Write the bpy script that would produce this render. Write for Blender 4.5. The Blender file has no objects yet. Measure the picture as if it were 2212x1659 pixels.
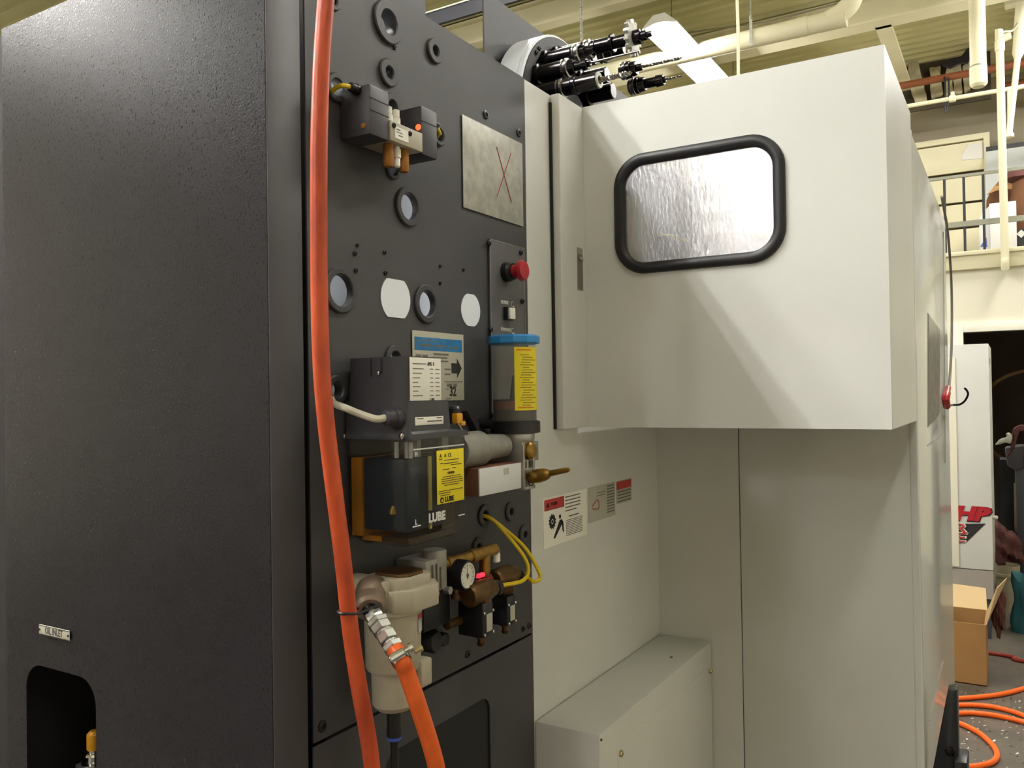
import bpy, bmesh, math, random
from mathutils import Vector, Matrix
random.seed(7)
sc = bpy.context.scene
# ------------------------------------------------------------------ camera
F, CX, CY, H = 1808.0, 1106.0, 829.5, 1.55
YAW, PITCH, ROLL = math.radians(30.93), math.radians(0.677), math.radians(-0.88)
FW = Vector((-math.sin(YAW)*math.cos(PITCH), math.cos(YAW)*math.cos(PITCH), math.sin(PITCH)))
_r = Vector((math.cos(YAW), math.sin(YAW), 0)); _u = _r.cross(FW)
RT = math.cos(ROLL)*_r + math.sin(ROLL)*_u
UP = -math.sin(ROLL)*_r + math.cos(ROLL)*_u
EYE = Vector((0, 0, H))
cam_data = bpy.data.cameras.new('camera'); cam = bpy.data.objects.new('camera', cam_data)
sc.collection.objects.link(cam); sc.camera = cam
cam_data.sensor_fit = 'HORIZONTAL'; cam_data.sensor_width = 36.0
cam_data.lens = F/2212.0*36.0; cam_data.clip_start = 0.05
cam.matrix_world = Matrix(((RT.x, UP.x, -FW.x, EYE.x), (RT.y, UP.y, -FW.y, EYE.y), (RT.z, UP.z, -FW.z, EYE.z), (0, 0, 0, 1)))
# ------------------------------------------------------------------ world, exposure
w = bpy.data.worlds.new('world'); sc.world = w; w.use_nodes = True
w.node_tree.nodes['Background'].inputs[0].default_value = (1.0, 0.97, 0.88, 1)
w.node_tree.nodes['Background'].inputs[1].default_value = 0.02
sc.view_settings.view_transform = 'Standard'; sc.view_settings.look = 'None'
sc.view_settings.gamma = 1.0; sc.view_settings.use_curve_mapping = False
sc.view_settings.exposure = 0.0
LAMP = 165.0          # tube radiance of the ceiling fixtures
TUBE_COLOR = (1.0, 0.985, 0.955)
ROWS_X = (-5.6, -2.4, 0.85)
ROWS_Y = (7.6, 3.5, -0.5, -4.5, -8.5, -12.5)
LIT = {(-2.4, 7.6): .8, (-2.4, 3.5): .8, (-2.4, -.5): 2.1, (-2.4, -4.5): .6, (-2.4, -8.5): 2.5, (-2.4, -12.5): .8, (-5.6, -.5): 1.6, (-5.6, -12.5): .5, (.85, 3.5): .7, (.85, -.5): .25, (.85, 7.6): .9}   # levels fitted per fixture to the wanted surface brightness; the rest are switched off

# ------------------------------------------------------------------ helpers
def lin(c):
    if isinstance(c, str):
        c = [int(c[i:i+2], 16) for i in (0, 2, 4)]
    return tuple(((v/255)/12.92 if v/255 <= .04045 else ((v/255+.055)/1.055)**2.4) for v in c)

def at(px, py, axis, val):
    """world point where the line of sight through a photograph pixel meets a plane of the room"""
    d = (px-CX)/F*RT - (py-CY)/F*UP + FW
    i = 'XYZ'.index(axis)
    return EYE + d*((val-EYE[i])/d[i])

def mat(name, col, rough=.5, metal=0., noise=0., nscale=20., bump=0., bscale=200., spec=.5, col2=None, trans=0., alpha=1., emit=None, estr=0., ior=1.45, coat=0., rvar=0., stretch=None):
    m = bpy.data.materials.new(name); m.use_nodes = True
    nt = m.node_tree; b = nt.nodes['Principled BSDF']
    c = lin(col) + (1,)
    b.inputs['Base Color'].default_value = c
    b.inputs['Roughness'].default_value = rough; b.inputs['Metallic'].default_value = metal
    b.inputs['Specular IOR Level'].default_value = spec
    b.inputs['Transmission Weight'].default_value = trans; b.inputs['IOR'].default_value = ior
    b.inputs['Alpha'].default_value = alpha; b.inputs['Coat Weight'].default_value = coat
    tc = nt.nodes.new('ShaderNodeTexCoord'); src = tc.outputs['Object']
    if stretch:
        mp = nt.nodes.new('ShaderNodeMapping'); mp.inputs['Scale'].default_value = stretch
        nt.links.new(src, mp.inputs['Vector']); src = mp.outputs['Vector']
    if noise or rvar:
        n = nt.nodes.new('ShaderNodeTexNoise'); n.inputs['Scale'].default_value = nscale; n.inputs['Detail'].default_value = 6
        nt.links.new(src, n.inputs['Vector'])
        if noise:
            r = nt.nodes.new('ShaderNodeValToRGB')
            k = lin(col2) if col2 else tuple(v*(1-noise) for v in c[:3])
            r.color_ramp.elements[0].color = tuple(k[:3]) + (1,); r.color_ramp.elements[1].color = c
            r.color_ramp.elements[0].position = .35; r.color_ramp.elements[1].position = .65
            nt.links.new(n.outputs['Fac'], r.inputs[0]); nt.links.new(r.outputs[0], b.inputs['Base Color'])
        if rvar:
            q = nt.nodes.new('ShaderNodeMapRange'); q.inputs[3].default_value = max(0, rough-rvar); q.inputs[4].default_value = rough+rvar
            nt.links.new(n.outputs['Fac'], q.inputs[0]); nt.links.new(q.outputs[0], b.inputs['Roughness'])
    if bump:
        n2 = nt.nodes.new('ShaderNodeTexNoise'); n2.inputs['Scale'].default_value = bscale; n2.inputs['Detail'].default_value = 3
        bp = nt.nodes.new('ShaderNodeBump'); bp.inputs['Strength'].default_value = bump; bp.inputs['Distance'].default_value = .001
        nt.links.new(src, n2.inputs['Vector']); nt.links.new(n2.outputs['Fac'], bp.inputs['Height']); nt.links.new(bp.outputs[0], b.inputs['Normal'])
    if emit:
        b.inputs['Emission Color'].default_value = (lin(emit) if not isinstance(emit, tuple) else emit) + (1,)
        b.inputs['Emission Strength'].default_value = estr
    return m

M = {}
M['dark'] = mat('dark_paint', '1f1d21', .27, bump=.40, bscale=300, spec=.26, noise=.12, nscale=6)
def sparkle(m, scale, lo, hi, stretch=(1, 1, .55)):
    """pebbled powder coat: the gloss varies from grain to grain"""
    nt = m.node_tree; b = nt.nodes['Principled BSDF']
    t = nt.nodes.new('ShaderNodeTexCoord'); mp = nt.nodes.new('ShaderNodeMapping'); mp.inputs['Scale'].default_value = stretch
    n = nt.nodes.new('ShaderNodeTexNoise'); n.inputs['Scale'].default_value = scale; n.inputs['Detail'].default_value = 2
    q = nt.nodes.new('ShaderNodeMapRange'); q.inputs[1].default_value = .38; q.inputs[2].default_value = .68; q.inputs[3].default_value = lo; q.inputs[4].default_value = hi
    nt.links.new(t.outputs['Object'], mp.inputs[0]); nt.links.new(mp.outputs[0], n.inputs['Vector']); nt.links.new(n.outputs['Fac'], q.inputs[0]); nt.links.new(q.outputs[0], b.inputs['Roughness'])
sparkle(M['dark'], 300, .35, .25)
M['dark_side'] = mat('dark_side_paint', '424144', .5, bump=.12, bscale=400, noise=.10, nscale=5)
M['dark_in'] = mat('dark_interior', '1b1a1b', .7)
M['lite'] = mat('light_paint', 'dbdbd4', .42, bump=.1, bscale=260, noise=.05, nscale=4)
M['lite_gloss'] = mat('light_gloss_paint', 'd9dad2', .15, bump=.05, bscale=120, noise=.06, nscale=3)
M['white'] = mat('white_plate', 'f0f5fc', .5)
M['black'] = mat('black_rubber', '1c1b1e', .45)
M['blackp'] = mat('black_plastic', '18171a', .38)
M['grommet'] = mat('grommet_plastic', '3a393c', .42)
M['galv'] = mat('galvanized_plate', 'bdbcb0', .42, .35, noise=.25, nscale=45)
M['alu'] = mat('aluminium', 'b9b8b2', .35, .8, noise=.15, nscale=30)
M['chrome'] = mat('chrome', 'dedede', .14, 1.)
M['steel'] = mat('dark_steel', '2c292b', .2, .85)
M['steel2'] = mat('bright_steel', '9c9893', .22, 1.)
M['zincy'] = mat('yellow_zinc', 'c9b98a', .28, .9)
M['brass'] = mat('brass', 'a8843f', .36, .85, noise=.35, nscale=60)
M['brassd'] = mat('tarnished_brass', '6f5333', .42, .75, noise=.4, nscale=60)
M['bronze'] = mat('sintered_bronze', 'a06a2b', .6, .3, noise=.2, nscale=400)
M['red'] = mat('red_plastic', 'a8202b', .35)
M['redmark'] = mat('red_marker', 'a83432', .6)
M['redlabel'] = mat('red_print', 'b5352f', .5)
M['paper'] = mat('label_white', 'f3f0e4', .5)
M['papergrey'] = mat('label_grey', 'b6b3a3', .45)
M['lettergrey'] = mat('print_grey', '6c6a62', .6)
M['letterblack'] = mat('print_black', '1d1c1e', .6)
M['letterwhite'] = mat('print_white', 'd5d5d0', .5)
M['blue'] = mat('blue_plastic', '2a86c8', .38)
M['bluelabel'] = mat('blue_print', '2c7db8', .45, noise=.3, nscale=60)
M['yellow'] = mat('yellow_label', 'ead51e', .45)
M['orangeprint'] = mat('orange_print', 'dd8a1c', .5)
M['yellowcable'] = mat('yellow_cable', 'd6b91c', .4)
M['greycable'] = mat('grey_cable', 'c9c5b2', .4)
M['amber'] = mat('amber_plastic', 'd99a1e', .4)
M['hose'] = mat('orange_hose', 'c8522a', .38, noise=.45, nscale=38, col2='a23e20', stretch=(1, 1, .35))
M['hose2'] = mat('orange_hose_clean', 'ef6a2a', .36, noise=.2, nscale=30)
M['hose3'] = mat('orange_floor_hose', 'ff6a14', .4)
M['beige'] = mat('beige_casting', 'b0a893', .5, noise=.08, nscale=30)
M['greyhousing'] = mat('grey_casting', '9a978e', .45, .3, noise=.2, nscale=40)
M['coil'] = mat('coil_plastic', '3c3a3f', .45)
M['cap'] = mat('pump_cap_plastic', '3b3a3f', .38)
M['tank'] = mat('smoked_plastic', 'c9c4b6', .06, trans=1., ior=1.3)
M['oil'] = mat('amber_oil', '6e4a12', .15, spec=.5, noise=.25, nscale=12)
M['oilblue'] = mat('dark_blue_core', '172a3a', .3)
M['clear'] = mat('clear_plastic', 'f0f0ee', .05, trans=1., ior=1.2)
M['grease'] = mat('brown_grease', '37271c', .35, noise=.3, nscale=50)
M['led'] = mat('red_led', 'ff3a1a', .4, emit=(1.0, .07, .02), estr=3.2)
M['led2'] = mat('red_indicator', 'ff2040', .4, emit=(1.0, .03, .07), estr=1.3)
M['gauge'] = mat('gauge_dial', 'd8d6c8', .4)
M['cream'] = mat('cream_paint', 'ddd6b4', .6, noise=.07, nscale=2)
M['creamwall'] = mat('cream_wall_paint', 'f0ebd6', .65, noise=.04, nscale=1.5)
M['deck'] = mat('ceiling_deck_paint', 'bdb787', .65, noise=.12, nscale=1.2)
M['taupe'] = mat('taupe_wall_paint', 'a79d85', .7, noise=.08, nscale=2)
M['concrete'] = mat('concrete_floor', '615a50', .42, noise=.35, nscale=7, bump=.15, bscale=60)
TUBES = {k: mat('fluorescent_tube', 'ffffff', .5, emit=TUBE_COLOR, estr=LAMP*k) for k in sorted(set(LIT.values()))}
M['tube_off'] = mat('unlit_tube', 'e8e8e4', .3)
M['fixture'] = mat('fixture_enamel', 'ecebe0', .4)
M['card'] = mat('cardboard', '9c7545', .75, noise=.12, nscale=9)
M['cardlight'] = mat('cardboard_inside', 'c8ad80', .75)
M['cardbrown'] = mat('brown_carton', '5d3817', .75, noise=.2, nscale=6)
M['whitebox'] = mat('white_carton', 'dcdcdc', .6)
M['teal'] = mat('teal_cloth', '134649', .85)
M['maroon'] = mat('maroon_cloth', '4c2722', .85)
M['bucket'] = mat('bucket_plastic', '9d947a', .5)
M['navy'] = mat('navy_paint', '15151d', .5)
M['orangepipe'] = mat('orange_pipe_paint', '74401f', .6)
M['galvrail'] = mat('rail_paint', '8d8d7c', .5, .2)
M['darkmachine'] = mat('dark_machine_paint', '3b3d42', .45)
M['doorway'] = mat('dim_room_paint', '54463a', .8)
M['bluecap'] = mat('blue_ring_plastic', '3b56b8', .4)

class MB:
    def __init__(s): s.v = []; s.f = []
    def add(s, vs, fs):
        o = len(s.v); s.v += [Vector(p) for p in vs]; s.f += [tuple(i+o for i in f) for f in fs]; return s
    def box(s, x0, x1, y0, y1, z0, z1):
        x0, x1 = sorted((x0, x1)); y0, y1 = sorted((y0, y1)); z0, z1 = sorted((z0, z1))
        return s.add([(x0,y0,z0),(x1,y0,z0),(x1,y1,z0),(x0,y1,z0),(x0,y0,z1),(x1,y0,z1),(x1,y1,z1),(x0,y1,z1)],
                     [(0,3,2,1),(4,5,6,7),(0,1,5,4),(1,2,6,5),(2,3,7,6),(3,0,4,7)])
    def prism(s, poly, ext):
        n = len(poly); e = Vector(ext); a = [Vector(p) for p in poly]
        nrm = Vector((0, 0, 0))
        for i in range(n): nrm += a[i].cross(a[(i+1) % n])
        if nrm.dot(e) > 0: a.reverse()
        b = [p+e for p in a]
        return s.add(a+b, [tuple(range(n)), tuple(range(2*n-1, n-1, -1))] + [(i, n+i, n+(i+1) % n, (i+1) % n) for i in range(n)])
    def lathe(s, p0, axis, prof, seg=24, cap=True, closed=False):
        """prof: list of (distance along the axis, radius)"""
        a = Vector(axis).normalized(); p0 = Vector(p0)
        t = Vector((0, 0, 1)) if abs(a.z) < .9 else Vector((1, 0, 0))
        u = a.cross(t).normalized(); v = a.cross(u)
        vs = []; fs = []
        for d, r in prof:
            for k in range(seg):
                an = 2*math.pi*k/seg
                vs.append(p0 + a*d + (u*math.cos(an)+v*math.sin(an))*r)
        m = len(prof)
        for j in range(m if closed else m-1):
            j2 = (j+1) % m
            for k in range(seg):
                k2 = (k+1) % seg
                fs.append((j*seg+k, j2*seg+k, j2*seg+k2, j*seg+k2))
        if cap and not closed:
            fs.append(tuple(range(seg))); fs.append(tuple(range((m-1)*seg+seg-1, (m-1)*seg-1, -1)))
        return s.add(vs, fs)
    def cyl(s, p0, p1, r0, r1=None, seg=20):
        d = Vector(p1)-Vector(p0)
        return s.lathe(p0, d, [(0, r0), (d.length, r0 if r1 is None else r1)], seg)
    def tube(s, pts, r, seg=12, smooth=6):
        pts = [Vector(p) for p in pts]
        if smooth and len(pts) > 2:
            q = [2*pts[0]-pts[1]] + pts + [2*pts[-1]-pts[-2]]; out = []
            for i in range(1, len(q)-2):
                for k in range(smooth):
                    t = k/smooth; a, b, c, d = q[i-1], q[i], q[i+1], q[i+2]
                    out.append(.5*((2*b)+(c-a)*t+(2*a-5*b+4*c-d)*t*t+(3*b-a-3*c+d)*t**3))
            out.append(pts[-1]); pts = out
        n = len(pts); vs = []; fs = []
        tg = (pts[1]-pts[0]).normalized()
        u = tg.cross(Vector((0, 0, 1)) if abs(tg.z) < .9 else Vector((1, 0, 0))).normalized()
        for i, p in enumerate(pts):
            tg = (pts[min(i+1, n-1)]-pts[max(i-1, 0)]).normalized()
            u = (u - tg*u.dot(tg)).normalized(); v = tg.cross(u)
            rr = r[i*(len(r)-1)//max(1, n-1)] if isinstance(r, (list, tuple)) else r
            for k in range(seg):
                an = 2*math.pi*k/seg; vs.append(p+(u*math.cos(an)+v*math.sin(an))*rr)
        for i in range(n-1):
            for k in range(seg):
                k2 = (k+1) % seg; fs.append((i*seg+k, i*seg+k2, (i+1)*seg+k2, (i+1)*seg+k))
        fs.append(tuple(range(seg-1, -1, -1))); fs.append(tuple(range((n-1)*seg, n*seg)))
        return s.add(vs, fs)
    def build(s, name, m, parent=None, bevel=0., seg=2, smooth=True):
        me = bpy.data.meshes.new(name)
        bm = bmesh.new(); vs = [bm.verts.new(p) for p in s.v]
        for f in s.f:
            try: bm.faces.new([vs[i] for i in f])
            except ValueError: pass
        bmesh.ops.recalc_face_normals(bm, faces=bm.faces)
        if bevel:
            es = [e for e in bm.edges if len(e.link_faces) == 2 and e.calc_face_angle(0) > .6]
            bmesh.ops.bevel(bm, geom=es, offset=bevel, segments=seg, affect='EDGES', profile=.5, clamp_overlap=True)
        bm.to_mesh(me); bm.free()
        return link(name, me, m, parent, smooth)

def link(name, me, m, parent, smooth=True):
    if smooth:
        me.polygons.foreach_set('use_smooth', [True]*len(me.polygons)); me.set_sharp_from_angle(angle=math.radians(35))
    me.materials.append(m)
    o = bpy.data.objects.new(name, me); sc.collection.objects.link(o)
    if parent: adopt(o, parent)
    return o

def origin_of(o):
    p = Vector((0, 0, 0))
    while o is not None: p = p + Vector(o.location); o = o.parent if o.parent and o.parent.get('_e') else None
    return p

def adopt(o, parent):
    o.parent = parent
    o.matrix_parent_inverse = Matrix.Translation(-parent.location) if parent.parent is None else Matrix.Identity(4)

def thing(name, loc, label, cat, group=None):
    o = bpy.data.objects.new(name, None); sc.collection.objects.link(o)
    o.location = loc; o.empty_display_size = .05
    return tag(o, label, cat, group)

def tag(o, label=None, cat=None, group=None, kind=None):
    if label: o['label'] = label
    if cat: o['category'] = cat
    if group: o['group'] = group
    if kind: o['kind'] = kind
    return o

def struct(o): o['kind'] = 'structure'; return o

def plate(name, m, parent, plane, val, outer, holes=(), thick=.003, bevel=0.):
    """sheet with real cut-outs: outer/holes are 2D outlines, on a plane X=val (coords Y,Z) or Y=val (coords X,Z)"""
    cu = bpy.data.curves.new(name, 'CURVE'); cu.dimensions = '2D'; cu.fill_mode = 'BOTH'; cu.extrude = thick/2
    for poly in [outer]+list(holes):
        sp = cu.splines.new('POLY'); sp.points.add(len(poly)-1); sp.use_cyclic_u = True
        for p, q in zip(sp.points, poly): p.co = (q[0], q[1], 0, 1)
    tmp = bpy.data.objects.new('tmp', cu); me = bpy.data.meshes.new_from_object(tmp)
    bpy.data.objects.remove(tmp); bpy.data.curves.remove(cu)
    me.name = name
    if plane == 'X': mt = Matrix(((0, 0, 1, val-thick/2), (1, 0, 0, 0), (0, 1, 0, 0), (0, 0, 0, 1)))
    elif plane == 'Y': mt = Matrix(((1, 0, 0, 0), (0, 0, -1, val+thick/2), (0, 1, 0, 0), (0, 0, 0, 1)))
    else: mt = Matrix(((1, 0, 0, 0), (0, 1, 0, 0), (0, 0, 1, val-thick/2), (0, 0, 0, 1)))
    me.transform(mt); me.materials.clear()
    return link(name, me, m, parent, False)

def circle(cx, cy, r, n=36, cut=None):
    pts = []
    for k in range(n):
        x = r*math.cos(2*math.pi*k/n); y = r*math.sin(2*math.pi*k/n)
        if cut: y = max(-cut, min(cut, y))
        pts.append((cx+x, cy+y))
    return pts

def rrect(x0, x1, y0, y1, r, n=8):
    pts = []
    for cx, cy, a0 in ((x1-r, y1-r, 0), (x0+r, y1-r, 90), (x0+r, y0+r, 180), (x1-r, y0+r, 270)):
        for k in range(n+1):
            a = math.radians(a0+90*k/n); pts.append((cx+r*math.cos(a), cy+r*math.sin(a)))
    return pts

def text(name, body, size, org, xdir, updir, m, parent, align='LEFT', shear=0., sx=1., bold=0., thick=.0003):
    cu = bpy.data.curves.new(name, 'FONT'); cu.body = body; cu.size = size; cu.align_x = align; cu.align_y = 'CENTER'
    cu.shear = shear; cu.extrude = thick; cu.offset = bold; cu.resolution_u = 2
    tmp = bpy.data.objects.new('tmp', cu); sc.collection.objects.link(tmp)
    dg = bpy.context.evaluated_depsgraph_get(); dg.update()
    me = bpy.data.meshes.new_from_object(tmp.evaluated_get(dg))
    bpy.data.objects.remove(tmp); bpy.data.curves.remove(cu)
    x = Vector(xdir).normalized(); y = Vector(updir).normalized(); z = x.cross(y); o = Vector(org)
    me.transform(Matrix(((x.x*sx, y.x, z.x, o.x), (x.y*sx, y.y, z.y, o.y), (x.z*sx, y.z, z.z, o.z), (0, 0, 0, 1))))
    me.name = name; me.materials.clear()
    return link(name, me, m, parent, False)

def bars(name, m, parent, plane, val, rows, thick=.0004):
    """runs of unreadable small print, as thin raised strips; rows: (a0, a1, z0, z1)"""
    b = MB()
    for a0, a1, z0, z1 in rows:
        if plane == 'X': b.box(val, val+thick, a0, a1, z0, z1)
        else: b.box(a0, a1, val-thick, val, z0, z1)
    o = b.build(name, m, parent, smooth=False); o['kind'] = 'stuff'
    return o
AX, AY, AZ = Vector((1, 0, 0)), Vector((0, 1, 0)), Vector((0, 0, 1))

# ================================================================== THE HALL
X0, X1, Y0, Y1, ZC = -9.5, 6.0, -15.0, 10.6, 4.95
struct(MB().box(X0-.2, X1+.2, Y0-.2, Y1+.2, -.12, 0).build('floor', M['concrete'], smooth=False))
cv = []; n = int((Y1-Y0)/.15)                               # corrugated deck: ribs run across the hall
for i in range(n+1):
    y = Y0+(Y1-Y0)*i/n; d = .026
    cv += [(y, ZC), (y+.05, ZC), (y+.075, ZC+d), (y+.125, ZC+d)]
dk = MB()
for i in range(len(cv)-1):
    (ya, za), (yb, zb) = cv[i], cv[i+1]
    dk.add([(X0, ya, za), (X1, ya, za), (X1, yb, zb), (X0, yb, zb)], [(0, 1, 2, 3)])
struct(dk.build('ceiling', M['deck'], smooth=False))
struct(MB().box(X0-.2, X0, Y0, Y1, 0, 5.1).build('wall_left', M['creamwall'], smooth=False))
struct(MB().box(X1, X1+.2, Y0, Y1, 0, 5.1).build('wall_right', M['creamwall'], smooth=False))
struct(MB().box(X0, X1, Y0-.2, Y0, 0, 5.1).build('wall_front', M['taupe'], smooth=False))
struct(MB().box(X0, X1, Y1, Y1+.2, 0, 5.1).build('wall_back', M['taupe'], smooth=False))
# mezzanine room at the back: front wall with a doorway under it
YM = 8.0
dl, dt = at(2085, 900, 'Y', YM).x, at(2140, 716, 'Y', YM).z
plate('wall_mezzanine', M['creamwall'], None, 'Y', YM, [(X0, 0), (X0, 2.56), (X1, 2.56), (X1, 0), (dl+1.25, 0), (dl+1.25, dt), (dl, dt), (dl, 0)], (), .12)
struct(bpy.data.objects['wall_mezzanine'])
fr = MB().box(dl-.075, dl, YM-.03, YM+.1, 0, dt+.075).box(dl, dl+1.25, YM-.03, YM+.1, dt, dt+.075).box(dl+1.25, dl+1.325, YM-.03, YM+.1, 0, dt+.075)
struct(fr.build('door_1', mat('door_frame_enamel', 'fbf7e6', .5), bevel=.004))
struct(MB().box(X0, X1, YM-.06, YM+.2, 2.53, 2.67).box(X0, X1, YM-.09, YM-.04, 2.645, 2.68).build('trim_1', M['cream'], bevel=.004))
struct(MB().box(X0, X1, YM+.12, Y1, 2.56, 2.66).build('floor_mezzanine', M['taupe'], smooth=False))
struct(MB().box(X0, X1, Y1-.3, Y1-.02, 0, 2.55).build('wall_storeroom', M['doorway'], smooth=False))
# sectional door at the back of the mezzanine
YD = 10.3
dx0, dx1 = at(1880, 300, 'Y', YD).x, at(2127, 420, 'Y', YD).x
sd = thing('sectional_door', (-.5, YD, 2.66), 'cream sectional door with horizontal panels above the mezzanine', 'door')
zs = [4.26, 4.0, 3.62, 3.33, 3.05, 2.67]
zs = [at(2100, y, 'Y', YD).z for y in (305, 372, 437, 491, 560)]
for a, b in zip(zs[:-1], zs[1:]):
    MB().box(dx0, dx1, YD-.03, YD, b+.012, a-.012).build('panel', M['cream'], sd, bevel=.006)
MB().box(dx1, dx1+.06, YD-.06, YD+.02, 2.66, zs[0]+.06).box(dx0, dx1, YD-.06, YD+.02, zs[0], zs[0]+.06).build('frame', M['cream'], sd, bevel=.004)
tp = [at(x, y, 'Y', YD-.035) for x, y in ((2078, 334), (2092, 312), (2122, 308), (2123, 342), (2078, 346))]
MB().prism(tp, (0, -.004, 0)).build('plastic_patch', mat('clear_patch', 'dcd9cf', .25), sd)
# beams and joists (cream steel)
def ibeam_x(y, z0, z1, wd, x0=X0, x1=X1):
    return MB().box(x0, x1, y-wd/2, y+wd/2, z0, z0+.02).box(x0, x1, y-.008, y+.008, z0+.02, z1-.02).box(x0, x1, y-wd/2, y+wd/2, z1-.02, z1)
struct(ibeam_x(7.85, 4.7, 4.94, .2).build('beam_1', M['cream'], smooth=False))
for i, y in enumerate((6.35, 4.9, 3.4, 1.8, .2, -1.6, -3.4, -5.2, -7, -9, -11, -13)):
    struct(ibeam_x(y, 4.72, 4.94, .13).build('beam_%d' % (i+2), M['cream'], smooth=False))
j = MB().box(-.98, -.85, 7.9, Y1, 4.7, 4.72).box(-.925, -.905, 7.9, Y1, 4.72, 4.94)
struct(j.build('joist_1', M['cream'], smooth=False))

# ceiling fixtures: two bare tubes under a white channel
HL = 1.2
fx_i = 0
def fixture_label(x, y):
    if (x, y) == (-2.4, 7.6): return 'lit twin tube fluorescent fixture glaring above the white guard box'
    side = {-5.6: 'row above the far left aisle', -2.4: 'row above the machine', .85: 'row above the right aisle'}[x]
    k = sorted(ROWS_Y, reverse=True).index(y)
    return 'twin tube fluorescent fixture, %s from the mezzanine in the %s' % (('first', 'second', 'third', 'fourth', 'fifth', 'sixth')[k], side)
for x in ROWS_X:
    for y in ROWS_Y:
        t = thing('ceiling_light', (x, y, 4.52), fixture_label(x, y), 'light', 'twin tube fluorescent ceiling lights')
        ch = MB().prism([(x-.04, y-HL, 4.53), (x+.04, y-HL, 4.53), (x+.15, y-HL, 4.50), (x+.15, y-HL, 4.51), (x+.05, y-HL, 4.6), (x-.05, y-HL, 4.6), (x-.15, y-HL, 4.51), (x-.15, y-HL, 4.50)], (0, 2*HL, 0))
        ch.build('channel', M['fixture'], t, smooth=False)
        for s in (-.085, .085):
            MB().cyl((x+s, y-HL+.03, 4.475), (x+s, y+HL-.03, 4.475), .019, seg=8).build('tube', TUBES[LIT[(x, y)]] if (x, y) in LIT else M['tube_off'], t)
        for yy in (y-.9, y+.9):
            MB().cyl((x, yy, 4.6), (x, yy, 4.95), .004, seg=6).build('hanger', M['steel2'], t)
# ================================================================== THE MACHINE: rear electrical cabinet
XP, YF, ZT = -.9, .837, 2.236
cab = thing('electrical_cabinet', (-1.25, 1.2, 0), 'tall dark grey machine cabinet with cable holes, beside the orange hose', 'cabinet')
hx0, hx1 = at(57, 1500, 'Y', YF).x, at(207, 1520, 'Y', YF).x
hz1 = at(150, 1455, 'Y', YF).z
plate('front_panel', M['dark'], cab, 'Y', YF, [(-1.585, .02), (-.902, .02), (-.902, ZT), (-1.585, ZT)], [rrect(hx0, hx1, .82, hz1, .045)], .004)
MB().box(-1.585, -.904, YF+.003, YF+.03, ZT-.02, ZT).build('top_flange', M['dark'], cab, bevel=.002)
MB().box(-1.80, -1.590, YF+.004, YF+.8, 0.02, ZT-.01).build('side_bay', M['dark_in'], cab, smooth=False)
# pocket behind the opening
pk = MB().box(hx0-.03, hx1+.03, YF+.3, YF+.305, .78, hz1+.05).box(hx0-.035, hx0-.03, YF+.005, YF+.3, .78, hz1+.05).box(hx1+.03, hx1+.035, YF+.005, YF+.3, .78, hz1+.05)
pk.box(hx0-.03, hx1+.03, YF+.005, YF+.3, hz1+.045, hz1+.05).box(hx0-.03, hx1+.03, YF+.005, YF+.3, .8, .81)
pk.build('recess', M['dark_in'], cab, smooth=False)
MB().box(XP-.004, XP, YF+.001, .904, .02, ZT-.001).box(XP-.03, XP-.004, .900, .904, .02, ZT-.001).build('corner_post', M['dark_side'], cab, bevel=.0015)
MB().box(XP-.03, XP-.010, .904, .912, .02, ZT).build('post_gap', M['dark_in'], cab, smooth=False)
GRM = [  # (px, py, outer diameter, inner diameter, depth behind)
    (836, 49, .074, .040, .02), (837, 158, .048, .020, .02), (937, 111, .046, .018, .02), (724, 190, .046, .026, .012), (844, 232, .048, .022, .02),
    (880, 447, .070, .046, .007), (733, 628, .072, .050, .007), (919, 657, .070, .046, .007), (946, 293, .040, .022, .016), (846, 366, .036, .020, .012),
    (850, 776, .048, .026, .012), (1045, 1113, .044, .020, .02), (1101, 1105, .040, .015, .02), (1131, 1155, .043, .015, .02), (716, 1, .034, .015, .02), (724, 842, .046, .024, .012), (1031, 1182, .040, .016, .02), (942, 1385, .044, .02, .02)]
holes = []
for px, py, do, di, dp in GRM:
    c = at(px, py, 'X', XP); holes.append(circle(c.y, c.z, do/2-.006, 28))
o1, o2 = at(854, 645, 'X', XP), at(1016, 670, 'X', XP)
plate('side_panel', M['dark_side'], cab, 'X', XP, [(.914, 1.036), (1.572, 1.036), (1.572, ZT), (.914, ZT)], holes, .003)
for px, py, do, di, dp in GRM:
    c = at(px, py, 'X', XP)
    g = MB().lathe((XP, c.y, c.z), AX, [(-dp, do/2-.008), (.0, do/2-.007), (.0, do/2), (.004, do/2), (.006, do/2-.002), (.006, di/2+.002), (.004, di/2), (-dp, di/2)], 32, closed=True)
    g.build('grommet', M['grommet'], cab)
for c, r, q in ((o1, .0395, .0325), (o2, .033, .031)):
    pl = [Vector((XP+.0002, a, b)) for a, b in circle(c.y, c.z, r, 40, q)]
    tag(MB().prism(pl, (.0012, 0, 0)).build('blanking_plate', M['white'], cab, smooth=False), 'white flattened round blanking plate')
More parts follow.
